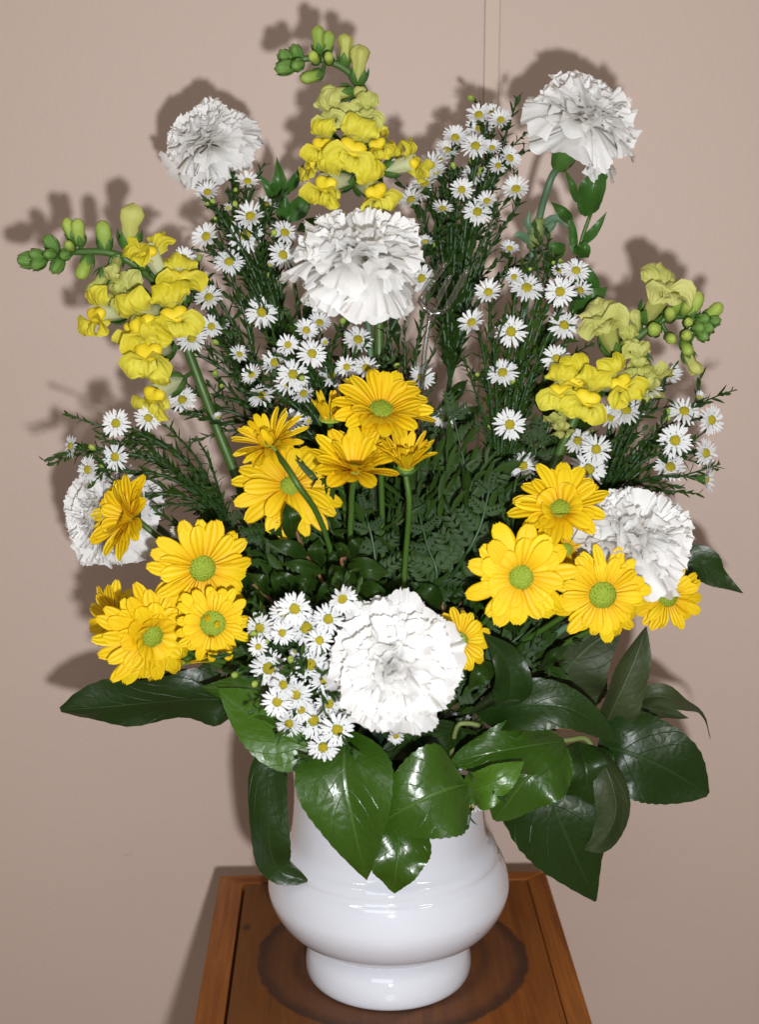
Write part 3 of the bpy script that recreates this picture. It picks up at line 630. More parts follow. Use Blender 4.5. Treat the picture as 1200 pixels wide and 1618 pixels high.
aster_spray((948, 815), .02, [(1056, 592, 26, 'cup'), (1022, 614, 29, 'cup', (.05, -.7, .8)), (990, 648, 30), (966, 660, 24, 'cup'), (1082, 650, 28), (1125, 664, 27, 'flat', (.6, -1, .2)), (1068, 696, 29), (1116, 716, 26, 'flat', (.7, -1, .2)), (1060, 738, 28), (1116, 757, 26, 'cup', (1, -.6, 0)), (1106, 628, 14, 'bud'), (914, 697, 26), (943, 710, 27), (931, 742, 31, 'big', (0, -1, .3))],
            'white aster spray at the right, above the right carnation', y=-.002, seed=7, tips=((1070, 575), (1030, 680), (1000, 720), (1105, 780), (970, 730), (1030, 770)))
aster_spray((360, 830), .0, [(183, 669, 25, 'flat', (-.2, -1, .3)), (234, 661, 24, 'flat'), (112, 705, 20, 'flat', (-.9, -.7, .2)), (182, 722, 25, 'flat', (-.3, -1, .1)), (139, 742, 24, 'flat', (-.7, -.9, .2)), (201, 787, 21, 'flat', (0, -1, .1)), (278, 838, 15, 'cup', (-.8, -.5, .1))],
            'white aster spray with long leafy twigs reaching out to the far left', y=-.030, seed=8, lean=0, tips=((108, 655), (150, 690), (260, 670), (250, 740), (235, 800), (300, 740), (310, 690), (335, 770)), sp=.0027)
aster_spray((560, 1120), -.06, [(411, 992, 28, 'big'), (484, 992, 33, 'big'), (519, 978, 28, 'big'), (466, 962, 30), (446, 968, 24), (541, 946, 28, 'cup'), (425, 1056, 34, 'big'), (491, 1050, 31, 'big'), (466, 1029, 12, 'bud'), (422, 1014, 10, 'knob'), (467, 1097, 30, 'big'), (438, 1109, 27), (495, 1138, 31, 'big'), (457, 1143, 25), (533, 1153, 30, 'big'), (511, 1181, 28, 'big'), (408, 1022, 18, 'cup'), (505, 1012, 24), (448, 1082, 26), (520, 1112, 26, 'big'), (476, 1122, 22), (552, 990, 22), (446, 1000, 22), (512, 1075, 24)],
            'dense cluster of white asters left of the largest front carnation, over the vase rim', y=-.105, face=(-.1, -1, .15), seed=9, up=.1, lean=.5, tips=((440, 1010), (430, 1000), (450, 1050)))
aster_spray((705, 1200), -.05, [(746, 1272, 25, 'cup', (-.05, -.65, -.75)), (626, 1163, 16, 'cup', (0, -1, -.3))],
            'single white aster hanging upside down at the vase neck behind the green leaves', y=-.074, seed=10, up=-.1)

# ------------------------------------------------------------------ snapdragons
def grow(mb, P, W, N, **k): mb.grid(blade(P, W, N, **k))
RW = np.array([.45, .70, .88, .98, 1.0, .94, .78, .50, .12])
def floret_meshes(seed, pale):
    r = random.Random(seed); mp = M['snap_pale'] if pale else M['snap']
    tb = MB().tube([(0, 0, 0), (.2, 0, .0), (.5, 0, .01), (.8, 0, .0), (.95, 0, -.02)], [.10, .15, .19, .22, .24], 14, caps=False)
    up = MB()
    for s in (-1, 1):
        P = spline([(.78, s * .06, .12), (.98, s * .13, .30), (.98, s * .20, .48), (.84, s * .28, .62)], 9)
        grow(up, P, RW * .52, (-.9, -s * .35, -.3), nu=11, cup=.15, wave=.30, ph=r.uniform(0, 6), wavy2=.08)
    lo = MB()
    for s in (-1, 0, 1):
        P = spline([(.78, s * .10, -.12), (1.04, s * .20, -.20), (1.10, s * .33, -.36 - .06 * (s == 0)), (1.0, s * .40, -.50)], 9)
        grow(lo, P, RW * (.52 if s else .42), (-.75, -s * .3, .55), nu=11, cup=-.2, wave=.30, ph=r.uniform(0, 6), wavy2=.1)
    pa = MB(); a = np.linspace(0, math.pi, 10)[:, None]; b = np.linspace(0, 2 * math.pi, 16, endpoint=False)[None]
    G = np.stack([.95 + .16 * np.sin(a) * np.cos(b), .28 * np.sin(a) * np.sin(b), -.04 + .18 * np.cos(a) + .5 * (.34 * np.sin(a) * np.sin(b)) ** 2], -1)
    G[..., 0] -= .05 * np.exp(-(G[..., 1] / .05) ** 2); G[..., 2] -= .05 * np.exp(-(G[..., 1] / .06) ** 2); pa.grid(G, True)
    return tb.mesh('floret', M['snap_tube'] if not pale else M['snap_pale']), up.mesh('upper_lip', mp), lo.mesh('lower_lip', mp), pa.mesh('palate', M['snap_deep'] if not pale else mp)
FM = {False: [floret_meshes(i, False) for i in range(4)], True: [floret_meshes(i + 9, True) for i in range(3)]}
def calyx5():
    mb = MB()
    for i in range(5):
        a = i * 2 * math.pi / 5; y_, z_ = math.cos(a), math.sin(a)
        P = spline([(-.04, .05 * y_, .05 * z_), (.08, .17 * y_, .17 * z_), (.24, .22 * y_, .22 * z_), (.36, .20 * y_, .20 * z_)], 6)
        mb.grid(blade(P, np.array([.14, .2, .2, .17, .1, .01]), (0, y_, z_), 5, -.4))
    return mb.mesh('calyx', M['calyx'])
CX = calyx5()
def pinch(mb, r, k=.16):                                    # seams between the folded lips of a closed floret
    V_ = mb.v[-1]; a = np.arctan2(V_[:, 2], V_[:, 1]); t_ = np.clip((V_[:, 0] - .35) / .6, 0, 1); p = r.uniform(0, 6)
    f = 1 - k * t_ * np.abs(np.cos(1.5 * a + p)) ** 6 + .06 * t_ * np.sin(a * 3 + 7 * V_[:, 0] + p)
    mb.v[-1] = V_ * np.stack([np.ones_like(f), f, f], -1); return mb
def sbud(seed):
    r = random.Random(seed)
    mb = MB().tube([(0, 0, 0), (.15, 0, 0), (.35, 0, .0), (.6, 0, .02), (.82, 0, .05), (.95, 0, .06), (1.0, 0, .04)], [.12, .19, .21, .235 + r.uniform(-.02, .03), .25, .18, .07], 16)
    return pinch(mb, r).mesh('bud', M['bud'])
SB = [sbud(i) for i in range(3)]
def tipbud():
    mb = MB().tube([(0, 0, 0), (.15, 0, 0), (.5, 0, 0), (.85, 0, .03), (1.0, 0, .02)], [.16, .26, .30, .26, .10], 12)
    for i in range(6):
        a = i * 2 * math.pi / 6; y_, z_ = math.cos(a), math.sin(a)
        P = spline([(-.05, .1 * y_, .1 * z_), (.25, .33 * y_, .33 * z_), (.6, .37 * y_, .37 * z_), (.98, .26 * y_, .26 * z_)], 7)
        mb.grid(blade(P, np.array([.2, .3, .34, .34, .28, .18, .02]), (0, y_, z_), 5, -.35, .2))
    return mb.mesh('bud', M['bud_green'])
SBG = [tipbud()]
SBP = [pinch(MB().tube([(0, 0, 0), (.15, 0, 0), (.35, 0, .0), (.58, 0, .0), (.72, 0, .02), (.86, .01, .06), (.97, .0, .09), (1.03, 0, .07)], [.10, .15, .18, .19, .25, .27, .20, .07], 20), random.Random(q), .22).mesh('bud', M['snap_pale']) for q in range(3)]
def snapdragon(stem, label, items, seed=1):
    """stem: list of (px,py,y); items: (px,py,y, size_px, (dir), kind, [updir])"""
    S = [at(*s) for s in stem]; base = S[-1]; rr = random.Random(seed)
    root = empty('snapdragon', base); tag(root, label, 'snapdragon', 'yellow snapdragons in the arrangement')
    P = spline(S + [rootpt()], 50)
    wobj(MB().tube(P, np.linspace(.0017, .0034, 50), 9), 'stem', M['stem'], root)
    ped = MB()
    for it in items:
        px, py, y, s, d, kind = it[:6]; upd = it[6] if len(it) > 6 else (0, 0, 1)
        c = at(px, py, y); L = sz(s, y, py) * (rr.uniform(.88, 1.12) if kind in ('y', 'p') else 1); X = Vector(d).normalized()
        if kind in ('y', 'p'): X = (X + Vector((rr.uniform(-.3, .3), 0, rr.uniform(-.25, .3)))).normalized()
        b = c - X * L * .55                                    # c is the middle of the floret
        m = Matrix.Translation(b - base) @ orient(X, Vector(upd) + Vector((rr.uniform(-.5, .5), rr.uniform(-.2, .2), 0))) @ Matrix.Scale(L, 4)
        if kind in ('y', 'p'):
            k = rr.choice(FM[kind == 'p']); o = link('floret', k[0], root, mat=m)
            for nm, q in zip(('upper_lip', 'lower_lip', 'palate'), k[1:]): link(nm, q, o)
        else:
            o = link('bud', rr.choice({'b': SB, 'g': SBG, 'pb': SBP}[kind]), root, mat=m)
        cx = link('calyx', CX, o); cx.scale = (1.35,) * 3
        i = int(np.argmin(np.linalg.norm(P - np.array(b), axis=1))); ped.tube(bez(P[i], (Vector(P[i]) + b) / 2 - X * .001, b + X * L * .03, 5), [.0013, .0012, .0012, .0013, .0016], 6)
    wobj(ped, 'flower_stalks', M['stem'], root)
    return root
D = lambda x, y, z: (x, y, z)
snapdragon([(452, 103, .02), (490, 92, .02), (535, 103, .02), (565, 128, .02), (580, 160, .025), (592, 230, .03), (600, 330, .03), (600, 600, .02)],
    'tallest yellow snapdragon at the top, its green tip bent to the left', [
    (452, 92, .02, 34, D(-.6, -.5, .6), 'g'), (450, 107, .012, 36, D(-.9, -.5, -.3), 'g'), (468, 84, .02, 32, D(-.3, -.5, .8), 'g'), (470, 103, .008, 30, D(-.4, -1, -.3), 'g'),
    (503, 62, .02, 44, D(-.05, -.3, 1), 'b'), (518, 68, .022, 40, D(.25, -.3, 1), 'b'), (497, 92, .008, 34, D(-.2, -1, .2), 'b'), (492, 122, .015, 40, D(-.8, -.4, -.35), 'b'),
    (546, 78, .02, 48, D(.1, -.2, 1), 'pb'), (520, 93, .01, 32, D(0, -1, .2), 'b'), (568, 102, .018, 60, D(.1, -.3, 1), 'pb'), (532, 147, .01, 52, D(-1, -.4, -.1), 'pb'),
    (532, 186, .005, 56, D(-.5, -.9, -.1), 'p'), (582, 184, .005, 56, D(.15, -1, -.05), 'p'), (518, 226, .0, 60, D(-.55, -.9, -.1), 'y'), (556, 236, -.005, 72, D(.0, -1, -.15), 'y'),
    (532, 286, -.002, 68, D(-.5, -.9, -.15), 'y'), (582, 296, .0, 66, D(.2, -1, -.1), 'y'), (634, 262, .02, 66, D(.75, -.35, .25), 'y'), (598, 240, .035, 50, D(.7, .1, .2), 'y'), (560, 200, .012, 60, D(-.1, -1, .1), 'p'), (590, 222, .005, 58, D(.25, -1, 0), 'y'), (508, 262, .008, 54, D(-.8, -.6, -.1), 'y'), (566, 150, .015, 40, D(.3, -1, .2), 'pb')], 3)
snapdragon([(52, 410, .0), (90, 400, .0), (130, 398, .0), (175, 400, .0), (215, 420, .003), (250, 455, .01), (283, 520, .012), (318, 610, .01), (352, 700, .01), (420, 860, .0)],
    'left yellow snapdragon leaning out to the left with a row of green buds', [
    (45, 411, 0, 40, D(-1, -.3, -.1), 'g'), (58, 404, -.004, 32, D(-.7, -.8, .3), 'g'), (60, 416, -.004, 32, D(-.6, -.8, -.5), 'g'), (80, 385, 0, 34, D(-.5, -.3, .8), 'g'), (78, 402, -.006, 28, D(-.3, -1, 0), 'g'),
    (90, 420, -.002, 32, D(-.4, -.5, -.8), 'g'), (108, 362, 0, 38, D(-.35, -.2, .9), 'b'), (122, 366, 0, 44, D(-.15, -.3, 1), 'b'), (110, 390, -.008, 30, D(-.1, -1, .3), 'b'), (103, 402, -.004, 28, D(-.3, -.9, -.3), 'g'),
    (133, 424, -.003, 44, D(-.4, -.4, -.9), 'b'), (164, 372, 0, 50, D(0, -.25, 1), 'b'), (156, 448, -.004, 54, D(-.45, -.4, -.8), 'pb'), (205, 358, 0, 74, D(.1, -.3, 1), 'pb'),
    (198, 444, -.006, 56, D(-.7, -.7, -.3), 'p'), (245, 415, 0, 62, D(-.35, -.6, .7), 'y'), (283, 458, .004, 70, D(.15, -.6, .75), 'y'),
    (172, 495, -.008, 72, D(-.8, -.7, -.25), 'y'), (236, 500, -.016, 88, D(-.25, -1, .0), 'y'), (248, 552, -.020, 92, D(-.1, -1, -.15), 'y'), (262, 612, -.012, 68, D(-.3, -.9, -.4), 'y'), (222, 512, -.005, 60, D(-.6, -.8, 0), 'y'), (216, 468, -.004, 62, D(-.5, -.9, .1), 'p'), (272, 500, -.010, 74, D(.15, -1, .1), 'y'), (182, 420, -.003, 46, D(-.1, -.7, -.6), 'pb'), (225, 405, .0, 46, D(.1, -.5, .8), 'pb')], 5)
snapdragon([(1112, 518, -.01), (1085, 500, -.005), (1050, 505, .0), (1010, 532, .0), (970, 568, .0), (935, 610, .005), (900, 680, .01), (830, 830, .0)],
    'right yellow snapdragon leaning out to the right with a round green tip', [
    (1112, 505, -.012, 30, D(.3, -1, .2), 'g'), (1118, 518, -.014, 32, D(.4, -1, -.1), 'g'), (1105, 518, -.014, 30, D(.1, -1, 0), 'g'), (1112, 530, -.014, 30, D(.2, -1, -.3), 'g'), (1128, 508, -.010, 28, D(.9, -.6, .2), 'g'),
    (1098, 482, -.006, 48, D(.3, -.4, 1), 'b'), (1128, 494, -.006, 42, D(.7, -.5, .6), 'b'), (1085, 488, -.008, 36, D(.1, -.9, .5), 'b'), (1088, 510, -.012, 30, D(0, -1, .1), 'b'), (1085, 530, -.012, 34, D(0, -1, -.1), 'b'), (1086, 550, -.01, 38, D(.1, -.8, -.5), 'b'),
    (1060, 498, -.006, 38, D(-.1, -.9, .4), 'b'), (1035, 522, -.008, 44, D(-.2, -1, .1), 'b'), (1094, 574, -.006, 46, D(.35, -.5, -.8), 'pb'), (1038, 478, -.004, 78, D(.25, -.6, .75), 'p'),
    (962, 528, -.006, 84, D(-.25, -.6, .7), 'p'), (1022, 585, -.004, 56, D(.2, -.7, -.6), 'p'), (1006, 508, .0, 40, D(-.2, -.4, 1), 'pb'),
    (890, 622, -.012, 70, D(-.45, -.7, .45), 'y'), (932, 622, -.018, 76, D(-.1, -1, -.05), 'y'), (966, 606, -.012, 64, D(.35, -.9, .1), 'y'), (888, 658, -.0, 46, D(-.2, -.5, -.7), 'p'), (912, 600, -.008, 60, D(-.1, -.9, .3), 'y'), (1005, 560, -.008, 50, D(-.1, -.9, -.2), 'p'), (990, 545, -.006, 44, D(.1, -1, .4), 'p'), (1060, 535, -.008, 34, D(0, -1, -.2), 'b'), (1070, 482, -.006, 36, D(.1, -.6, .9), 'b')], 7)

# ------------------------------------------------------------------ broad leaves
SAL = np.array([.05, .42, .68, .86, .96, 1.0, 1.0, .97, .92, .85, .76, .65, .52, .37, .20, .02])
LAN = np.array([.12, .35, .60, .80, .93, 1.0, .98, .92, .82, .70, .56, .42, .28, .16, .07, .0])
def leaf(parent, pts, width, normal, m, prof=SAL, cup=.10, wave=.22, wf=12, ph=None, twist=0, nu=13, nv=32, yref=-.05, name='leaf', serr=.014, wavy2=.06):
    P = spline([at(*p) for p in pts], nv)
    W = np.interp(np.linspace(0, 1, nv), np.linspace(0, 1, len(prof)), prof) * sz(width, pts[len(pts) // 2][2], pts[len(pts) // 2][1])
    W = W * (1 + serr * np.where(np.arange(nv) % 2, 1, -1)); ph = rng.uniform(0, 6) if ph is None else ph
    G = blade(P, W, normal, nu, cup, wave, wf, ph, twist, 1.3, wavy2)
    o = wobj(MB().grid(G), name, m, parent)
    if parent is not None and parent.type == 'EMPTY': pass
    return o, P
def branch(name, stem_pts, label, cat, m, rad=.0016, group=None, n=20):
    P = spline(stem_pts, n); root = empty(name, Vector(P[0])); tag(root, label, cat, group)
    wobj(MB().tube(P, rad, 8), 'stem', m, root); return root, P
SG = 'broad leaved salal twigs round the vase rim'
b1, _ = branch('salal_twig', [V(VX + .01, -.01, .158), at(668, 1205, -.055), at(735, 1243, -.088)], 'glossy bright green broad leaves hanging over the front of the white vase', 'leafy twig', M['twig'], group=SG)
leaf(b1, [(632, 1290, -.082), (630, 1340, -.092), (626, 1375, -.094), (624, 1412, -.090)], 104, (0, -1, .25), M['salal'], prof=LAN ** .6, cup=.15)
leaf(b1, [(545, 1160, -.088), (546, 1225, -.110), (560, 1310, -.116), (580, 1391, -.106)], 156, (-.18, -1, .52), M['salal'], prof=LAN ** .72, cup=.16, wave=.10)
leaf(b1, [(738, 1240, -.100), (700, 1250, -.114), (650, 1272, -.118), (585, 1312, -.108)], 150, (.06, -1, .62), M['salal'], prof=SAL, cup=.10, wave=.08)
b2, _ = branch('salal_twig', [V(VX - .01, -.01, .158), at(500, 1150, -.05), at(420, 1120, -.055)], 'broad leaves at the lower left, one long and dark, one hanging beside the vase', 'leafy twig', M['twig_pale'], group=SG)
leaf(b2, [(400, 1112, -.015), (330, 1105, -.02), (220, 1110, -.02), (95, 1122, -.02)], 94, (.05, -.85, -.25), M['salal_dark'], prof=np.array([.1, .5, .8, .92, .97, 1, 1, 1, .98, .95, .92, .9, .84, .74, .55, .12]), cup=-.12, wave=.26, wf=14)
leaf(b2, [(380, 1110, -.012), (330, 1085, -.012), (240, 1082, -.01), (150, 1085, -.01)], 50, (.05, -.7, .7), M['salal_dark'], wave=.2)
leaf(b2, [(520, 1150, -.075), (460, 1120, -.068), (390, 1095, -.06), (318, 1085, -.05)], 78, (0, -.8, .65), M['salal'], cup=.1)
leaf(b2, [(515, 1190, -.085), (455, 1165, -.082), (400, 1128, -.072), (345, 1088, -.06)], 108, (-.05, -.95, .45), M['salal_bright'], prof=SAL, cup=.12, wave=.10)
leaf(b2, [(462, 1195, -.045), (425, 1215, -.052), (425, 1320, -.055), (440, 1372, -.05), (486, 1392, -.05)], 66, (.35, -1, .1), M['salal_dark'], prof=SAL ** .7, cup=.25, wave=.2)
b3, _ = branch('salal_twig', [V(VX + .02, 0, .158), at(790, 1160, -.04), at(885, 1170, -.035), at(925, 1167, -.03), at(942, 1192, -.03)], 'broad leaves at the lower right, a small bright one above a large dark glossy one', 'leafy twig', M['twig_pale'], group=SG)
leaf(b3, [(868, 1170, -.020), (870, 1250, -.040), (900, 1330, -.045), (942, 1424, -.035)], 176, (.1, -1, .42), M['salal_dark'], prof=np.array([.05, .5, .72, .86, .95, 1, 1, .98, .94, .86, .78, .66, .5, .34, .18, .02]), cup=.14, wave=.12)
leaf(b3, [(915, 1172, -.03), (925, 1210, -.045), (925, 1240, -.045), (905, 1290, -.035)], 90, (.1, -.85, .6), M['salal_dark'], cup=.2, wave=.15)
leaf(b3, [(893, 1172, -.048), (835, 1180, -.065), (775, 1190, -.075), (712, 1205, -.07)], 90, (0, -.8, .7), M['salal'], prof=SAL ** .8, cup=.1)
leaf(b3, [(893, 1176, -.046), (860, 1205, -.062), (825, 1240, -.068), (782, 1296, -.06)], 120, (.1, -1, .38), M['salal'], prof=SAL ** .7, cup=.1, wave=.1)
leaf(b3, [(735, 1248, -.085), (760, 1245, -.094), (790, 1230, -.096), (828, 1204, -.09)], 66, (0, -1, .15), M['salal_bright'], prof=SAL ** .9, cup=.15)
b4, _ = branch('salal_twig', [V(VX + .02, .01, .158), at(800, 1160, -.01), at(890, 1150, .0), at(955, 1160, .0)], 'dark broad leaves at the far right behind the others, one curled and pointing right', 'leafy twig', M['twig'], group=SG)
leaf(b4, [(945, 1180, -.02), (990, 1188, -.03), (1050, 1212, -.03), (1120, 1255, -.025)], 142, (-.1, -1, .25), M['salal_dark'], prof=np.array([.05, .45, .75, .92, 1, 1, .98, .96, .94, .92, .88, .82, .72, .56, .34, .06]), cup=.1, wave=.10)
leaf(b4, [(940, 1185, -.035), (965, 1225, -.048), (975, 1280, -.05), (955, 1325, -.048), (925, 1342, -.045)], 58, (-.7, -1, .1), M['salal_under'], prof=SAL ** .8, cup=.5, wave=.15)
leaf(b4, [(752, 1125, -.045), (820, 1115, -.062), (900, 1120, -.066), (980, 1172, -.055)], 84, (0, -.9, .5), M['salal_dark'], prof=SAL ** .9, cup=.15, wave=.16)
leaf(b4, [(950, 1160, -.02), (975, 1110, -.03), (1000, 1050, -.03), (1022, 990, -.025)], 78, (.45, -1, .1), M['salal_under'], prof=SAL ** .9, cup=.3, wave=.12)
leaf(b4, [(860, 1140, .01), (885, 1080, .0), (920, 1030, -.005), (985, 985, -.01)], 150, (-.1, -1, .1), M['salal_under'], prof=SAL, cup=.1)
leaf(b4, [(995, 1112, .0), (1040, 1100, -.01), (1085, 1115, -.01), (1112, 1135, -.005), (1124, 1170, .0)], 38, (0, -1, .5), M['salal_under'], prof=LAN ** .7, cup=.3, twist=1.6)
leaf(b4, [(990, 1112, .01), (1025, 1120, .0), (1060, 1128, .0), (1090, 1135, .0)], 34, (0, -.6, .8), M['salal_under'], prof=LAN ** .7, cup=.3)
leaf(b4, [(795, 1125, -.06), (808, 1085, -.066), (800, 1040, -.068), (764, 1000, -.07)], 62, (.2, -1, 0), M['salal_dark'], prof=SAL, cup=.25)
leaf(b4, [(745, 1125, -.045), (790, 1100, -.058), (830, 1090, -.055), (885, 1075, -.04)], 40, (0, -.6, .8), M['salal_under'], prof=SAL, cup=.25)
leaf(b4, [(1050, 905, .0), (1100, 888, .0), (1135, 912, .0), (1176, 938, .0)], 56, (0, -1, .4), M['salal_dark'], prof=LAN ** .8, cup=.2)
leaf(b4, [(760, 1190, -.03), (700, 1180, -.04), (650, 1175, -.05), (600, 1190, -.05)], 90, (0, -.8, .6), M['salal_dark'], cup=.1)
leaf(b3, [(730, 1150, -.05), (690, 1165, -.06), (650, 1180, -.06), (618, 1200, -.055)], 60, (0, -.8, .6), M['salal_dark'], cup=.1)
wobj(MB().tube(spline([at(712, 1200, -.05), at(722, 1150, -.06), at(738, 1143, -.06), at(758, 1146, -.058)], 12), .0014, 7), 'side_stem', M['twig_pale'], b3)

# ruscus sprigs
RG = 'ruscus sprigs in the arrangement'
r1, _ = branch('ruscus_sprig', [at(446, 280, .055), at(452, 360, .055), at(520, 800, .03), rootpt()], 'ruscus sprig with pointed leaves standing between the upper left carnation and the tallest snapdragon', 'leafy sprig', M['stem'], .0012, RG)
for bp, tp, wd in (((442, 325), (437, 246), 27), ((452, 306), (481, 256), 18), ((440, 322), (403, 270), 18), ((456, 352), (493, 290), 32), ((444, 350), (448, 300), 24), ((440, 360), (410, 340), 18), ((470, 365), (505, 340), 20)):
    q = rng.uniform(-.012, .008); leaf(r1, [(*bp, .055), ((bp[0] + tp[0]) / 2 + 3, (bp[1] + tp[1]) / 2, .05 + q), (*tp, .05)], wd, (rng.uniform(-.5, .5), -1, .1), M['ruscus'], prof=LAN, cup=.35, nu=9, nv=18)
r2, _ = branch('ruscus_sprig', [at(935, 335, .03), at(915, 400, .03), at(900, 520, .03), at(820, 800, .02), rootpt()], 'ruscus sprig with pointed leaves right of the bare stem of the upper right carnation', 'leafy sprig', M['stem'], .0012, RG)
for bp, tp, wd in (((922, 340), (952, 252), 46), ((912, 320), (892, 266), 13), ((903, 352), (870, 318), 20), ((920, 388), (960, 334), 16), ((908, 402), (898, 330), 15), ((915, 405), (925, 380), 28), ((935, 290), (968, 250), 24), ((892, 400), (860, 385), 26), ((930, 470), (925, 415), 36), ((907, 492), (962, 452), 36), ((925, 495), (985, 480), 14), ((880, 440), (862, 395), 22)):
    q = rng.uniform(-.01, .008); leaf(r2, [(*bp, .03), ((bp[0] + tp[0]) / 2 + 3, (bp[1] + tp[1]) / 2, .026 + q), (*tp, .024)], wd, (rng.uniform(-.4, .4), -1, .1), M['ruscus'], prof=LAN ** .8, cup=.3, nu=9, nv=18)
def big_leaves(root, lst, m, y, prof=LAN, jit=.012):
    for bp, tp, wd in lst:
        yy = y + rng.uniform(-jit, jit); mx, my = (bp[0] + tp[0]) / 2 + rng.uniform(-4, 4), (bp[1] + tp[1]) / 2 - 4
        leaf(root, [(*bp, yy + .004), (mx, my, yy - .006), (*tp, yy)], wd, (rng.uniform(-.6, .6), -1, rng.uniform(-.1, .8)), m, prof=prof ** .8, cup=.25, nu=9, nv=18, wave=.08)
r3, _ = branch('ruscus_sprig', [at(640, 480, .03), at(610, 560, .03), at(600, 800, .01), rootpt()], 'dark ruscus sprig with curling leaves below the wide white carnation', 'leafy sprig', M['stem_dark'], .0014, RG)
big_leaves(r3, [((580, 470), (520, 450), 26), ((585, 500), (640, 480), 22), ((595, 560), (545, 520), 24), ((600, 600), (640, 560), 30), ((560, 480), (540, 530), 18), ((500, 470), (480, 540), 34), ((540, 470), (500, 455), 24), ((610, 620), (650, 640), 22), ((480, 600), (455, 540), 24), ((620, 500), (632, 560), 20), ((450, 470), (400, 480), 24), ((460, 500), (430, 560), 22), ((570, 600), (520, 560), 22)], M['myrtle'], .03)
r4, _ = branch('ruscus_sprig', [at(870, 600, .02), at(850, 720, .02), at(760, 900, .0), rootpt()], 'dark ruscus sprig below the right snapdragon, behind the asters', 'leafy sprig', M['stem_dark'], .0014, RG)
big_leaves(r4, [((900, 690), (960, 640), 30), ((880, 660), (840, 600), 34), ((870, 720), (905, 660), 34), ((850, 740), (800, 690), 30), ((880, 740), (940, 770), 26), ((860, 620), (900, 560), 30), ((840, 640), (780, 620), 26), ((900, 720), (985, 690), 22), ((860, 780), (800, 760), 30), ((850, 560), (880, 500), 26), ((945, 600), (985, 640), 22), ((700, 640), (740, 600), 26), ((720, 680), (760, 640), 30)], M['myrtle'], .03)

# myrtle sprigs between the flowers
MG = 'dark glossy myrtle sprigs in the arrangement'
def myrtle(stem, lst, label, y=-.05):
    r, _ = branch('myrtle_sprig', [at(*s) for s in stem] + [rootpt()], label, 'leafy sprig', M['twig'], .0010, MG)
    big_leaves(r, lst, M['myrtle'], y); return r
myrtle([(455, 800, -.062), (480, 870, -.055), (520, 950, -.045)], [((462, 850), (452, 795), 36), ((468, 850), (400, 828), 22), ((485, 880), (420, 855), 26), ((500, 900), (505, 850), 30), ((510, 905), (440, 890), 24), ((480, 935), (430, 905), 26), ((425, 940), (390, 905), 26), ((452, 942), (432, 900), 26), ((505, 930), (455, 912), 22), ((540, 900), (515, 870), 26)],
       'myrtle sprig with a reddish twig below the drooping centre chrysanthemum', -.055)
myrtle([(545, 880, -.07), (548, 915, -.065)], [((548, 900), (520, 935), 48), ((552, 910), (616, 905), 52), ((545, 885), (528, 860), 28), ((556, 880), (575, 850), 22), ((540, 925), (500, 950), 34), ((570, 930), (620, 945), 30)],
       'myrtle sprig with three broad leaves above the front asters', -.07)
myrtle([(395, 920, -.05), (430, 950, -.045)], [((400, 930), (365, 900), 26), ((420, 940), (385, 960), 26), ((375, 870), (345, 850), 26), ((380, 1000), (350, 1040), 30), ((400, 1060), (350, 1060), 34), ((385, 980), (360, 1010), 22)],
       'myrtle sprig between the lower left chrysanthemums and the front asters', -.045)
myrtle([(700, 950, -.05), (690, 1000, -.045)], [((700, 960), (660, 920), 30), ((710, 950), (760, 930), 28), ((780, 1050), (740, 1090), 34), ((790, 1060), (850, 1080), 34), ((820, 1000), (790, 960), 26), ((690, 930), (650, 950), 26), ((850, 1060), (900, 1020), 30)],
       'myrtle sprig between the largest front carnation and the right cluster', -.045)

# fern fronds
def pinna_mesh(seed):
    r = random.Random(seed); mb = MB(); n = 5
    mb.tube([(0, 0, 0), (.5, 0, .02), (1, 0, 0)], [.018, .012, .004], 4)
    for i in range(n):
        t = .08 + .84 * i / (n - 1); L = (.44 * (1 - .50 * t) + .06) * r.uniform(.85, 1.15)
        for s in (-1, 1):
            L = L * r.uniform(.9, 1.1)
            P = spline([(t, 0, .01), (t + L * .42, s * L * .42, .03), (t + L * .85, s * L * .72, -.03)], 6)
            mb.grid(blade(P, np.array([.22, .80, 1, .85, .50, .03]) * L * .42, (0, 0, 1), 3, .25))
    return mb.mesh('pinna', M['fern'])
PM = [pinna_mesh(i) for i in range(4)]
FG = 'leatherleaf fern fronds in the arrangement'
def frond(pts, label, width=80, normal=(0, -1, .3), n=11, seed=0):
    n = int(n * .62); width *= 1.15
    r = random.Random(seed + 77); P = spline([at(*p) for p in pts], 24); root = empty('fern_frond', Vector(P[0])); tag(root, label, 'fern frond', FG)
    wobj(MB().tube(P, np.linspace(.0014, .0006, 24), 6), 'rachis', M['stem_dark'], root); T = nrm(np.gradient(P, axis=0))
    L0 = sz(width, pts[0][2], pts[0][1]) / 2
    for i in range(n):
        t = .12 + .86 * i / (n - 1); k = min(23, int(t * 23)); L = L0 * (1.15 - .85 * t) * r.uniform(.9, 1.1)
        for s in (-1, 1):
            Tk = Vector(T[k]); Nn = Vector(normal).normalized(); S = Tk.cross(Nn).normalized() * s
            X = (S * .85 + Tk * .5 + Nn * r.uniform(-.25, .15)).normalized(); m = Matrix.Translation(Vector(P[k]) - root.location) @ orient(X, Nn) @ Matrix.Scale(L, 4)
            link('pinna', r.choice(PM), root, mat=m)
    link('pinna', PM[0], root, mat=Matrix.Translation(Vector(P[-1]) - root.location - Vector(T[-1]) * .002) @ orient(T[-1], normal) @ Matrix.Scale(L0 * .4, 4))
    return root
frond([(735, 960, -.02), (745, 850, -.022), (735, 740, -.015), (715, 650, -.005)], 'dark fern frond standing right of the centre cluster stems', 150, seed=1, n=12)
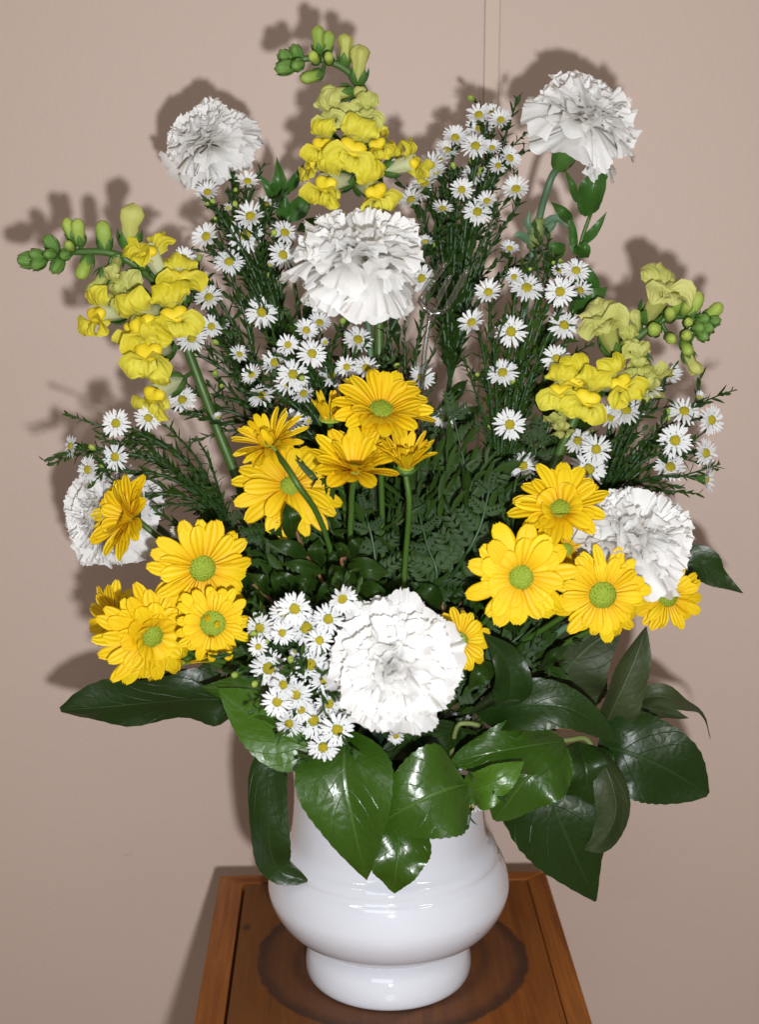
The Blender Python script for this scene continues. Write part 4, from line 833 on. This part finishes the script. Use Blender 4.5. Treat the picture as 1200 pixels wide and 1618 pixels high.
frond([(700, 930, -.03), (735, 880, -.045), (760, 830, -.045), (775, 770, -.04)], 'fern frond just left of the biggest chrysanthemum of the right cluster', 120, seed=2)
frond([(620, 1000, -.02), (600, 930, -.045), (590, 860, -.045), (575, 800, -.04)], 'fern frond between the two visible stems of the centre cluster', 100, seed=3)
frond([(650, 980, -.03), (690, 915, -.045), (675, 860, -.04), (660, 800, -.03)], 'fern frond right below the centre cluster, above the largest carnation', 100, seed=4)
frond([(560, 960, .0), (480, 900, .0), (430, 840, -.005), (390, 780, -.005)], 'fern frond behind the drooping centre chrysanthemum', 140, seed=5, n=12)
frond([(520, 980, .0), (430, 930, -.01), (370, 880, -.01), (330, 800, -.005)], 'fern frond behind the lower left chrysanthemum cluster', 140, seed=6, n=12)
frond([(780, 960, .0), (820, 860, .0), (840, 770, .005), (850, 690, .01)], 'fern frond behind the topmost flower of the right cluster', 150, seed=7, n=12)
frond([(640, 900, .0), (640, 800, .005), (650, 720, .01), (660, 640, .015)], 'fern frond standing behind the centre cluster', 150, seed=8, n=12)
frond([(520, 900, .01), (500, 800, .015), (480, 720, .015), (470, 640, .02)], 'fern frond behind the spiky half open chrysanthemum', 140, seed=9, n=12)
frond([(700, 1100, -.02), (780, 1040, -.03), (830, 1000, -.03), (880, 980, -.02)], 'low fern frond under the right cluster', 120, seed=10)
frond([(480, 1080, -.03), (420, 1050, -.03), (370, 1020, -.03), (330, 1050, -.02)], 'low fern frond left of the front asters', 120, seed=11)
# dense dark filler leaves in the heart of the arrangement
fill = MB(); fr = random.Random(31)
def add_leaf(mb, p, d, L, W, n):
    d = nrm(d); q = np.array([p, p + d * L * .35 + np.array([0, 0, L * .05]), p + d * L * .7 + np.array([0, 0, L * .04]), p + d * L])
    mb.grid(blade(q, np.array([.25, 1, .8, .03]) * W, n, 3, .25))
cnt = 0
while cnt < 3800:
    px = fr.uniform(330, 960); py = fr.uniform(660, 1200); yy = fr.uniform(-.045, .07)
    ex = (px - 640) / 285; ey = (py - 950) / 240
    if ex * ex + ey * ey > 1 + fr.uniform(-.25, .1): continue
    p = np.array(at(px, py, yy)); 
    if p[2] < .165 and (p[0] - VX) ** 2 + p[1] ** 2 > .050 ** 2: continue
    d = nrm(p - np.array([VX, 0, .12])) + np.array([fr.gauss(0, .5), fr.gauss(0, .5), fr.gauss(0, .5)])
    add_leaf(fill, p, d, fr.uniform(.008, .022), fr.uniform(.0016, .0048), (fr.gauss(0, .6), -1, fr.gauss(.3, .5))); cnt += 1
o = fill.obj('greenery', M['needle']); tag(o, 'dense dark green filler foliage in the heart of the bouquet', 'foliage', None, 'stuff')

# ------------------------------------------------------------------ clear card holder fork
fk = empty('card_holder', at(672, 600, -.0)); tag(fk, 'clear plastic fork shaped card holder right of the wide white carnation', 'card holder')
Y = -.002
wobj(MB().tube(spline([rootpt(.01), at(660, 760, Y), at(669, 580, Y), at(680, 498, Y)], 24), .0015, 14), 'rod', M['plastic'], fk)
wobj(MB().tube([at(663, 474, Y), at(671, 487, Y), at(682, 496, Y), at(694, 495, Y), at(706, 489, Y)], .0015, 14), 'crossbar', M['plastic'], fk)
for a_, b_ in (((664, 474), (706, 414)), ((684, 492), (713, 434)), ((705, 489), (741, 424))):
    A_, B_ = at(*a_, Y), at(*b_, Y - .006)
    wobj(MB().tube([A_.lerp(B_, q) for q in np.linspace(0, 1, 12)], np.array([.0016] * 9 + [.0017, .0014, .0007]), 14), 'prong', M['plastic'], fk)
bpy.context.view_layer.update()
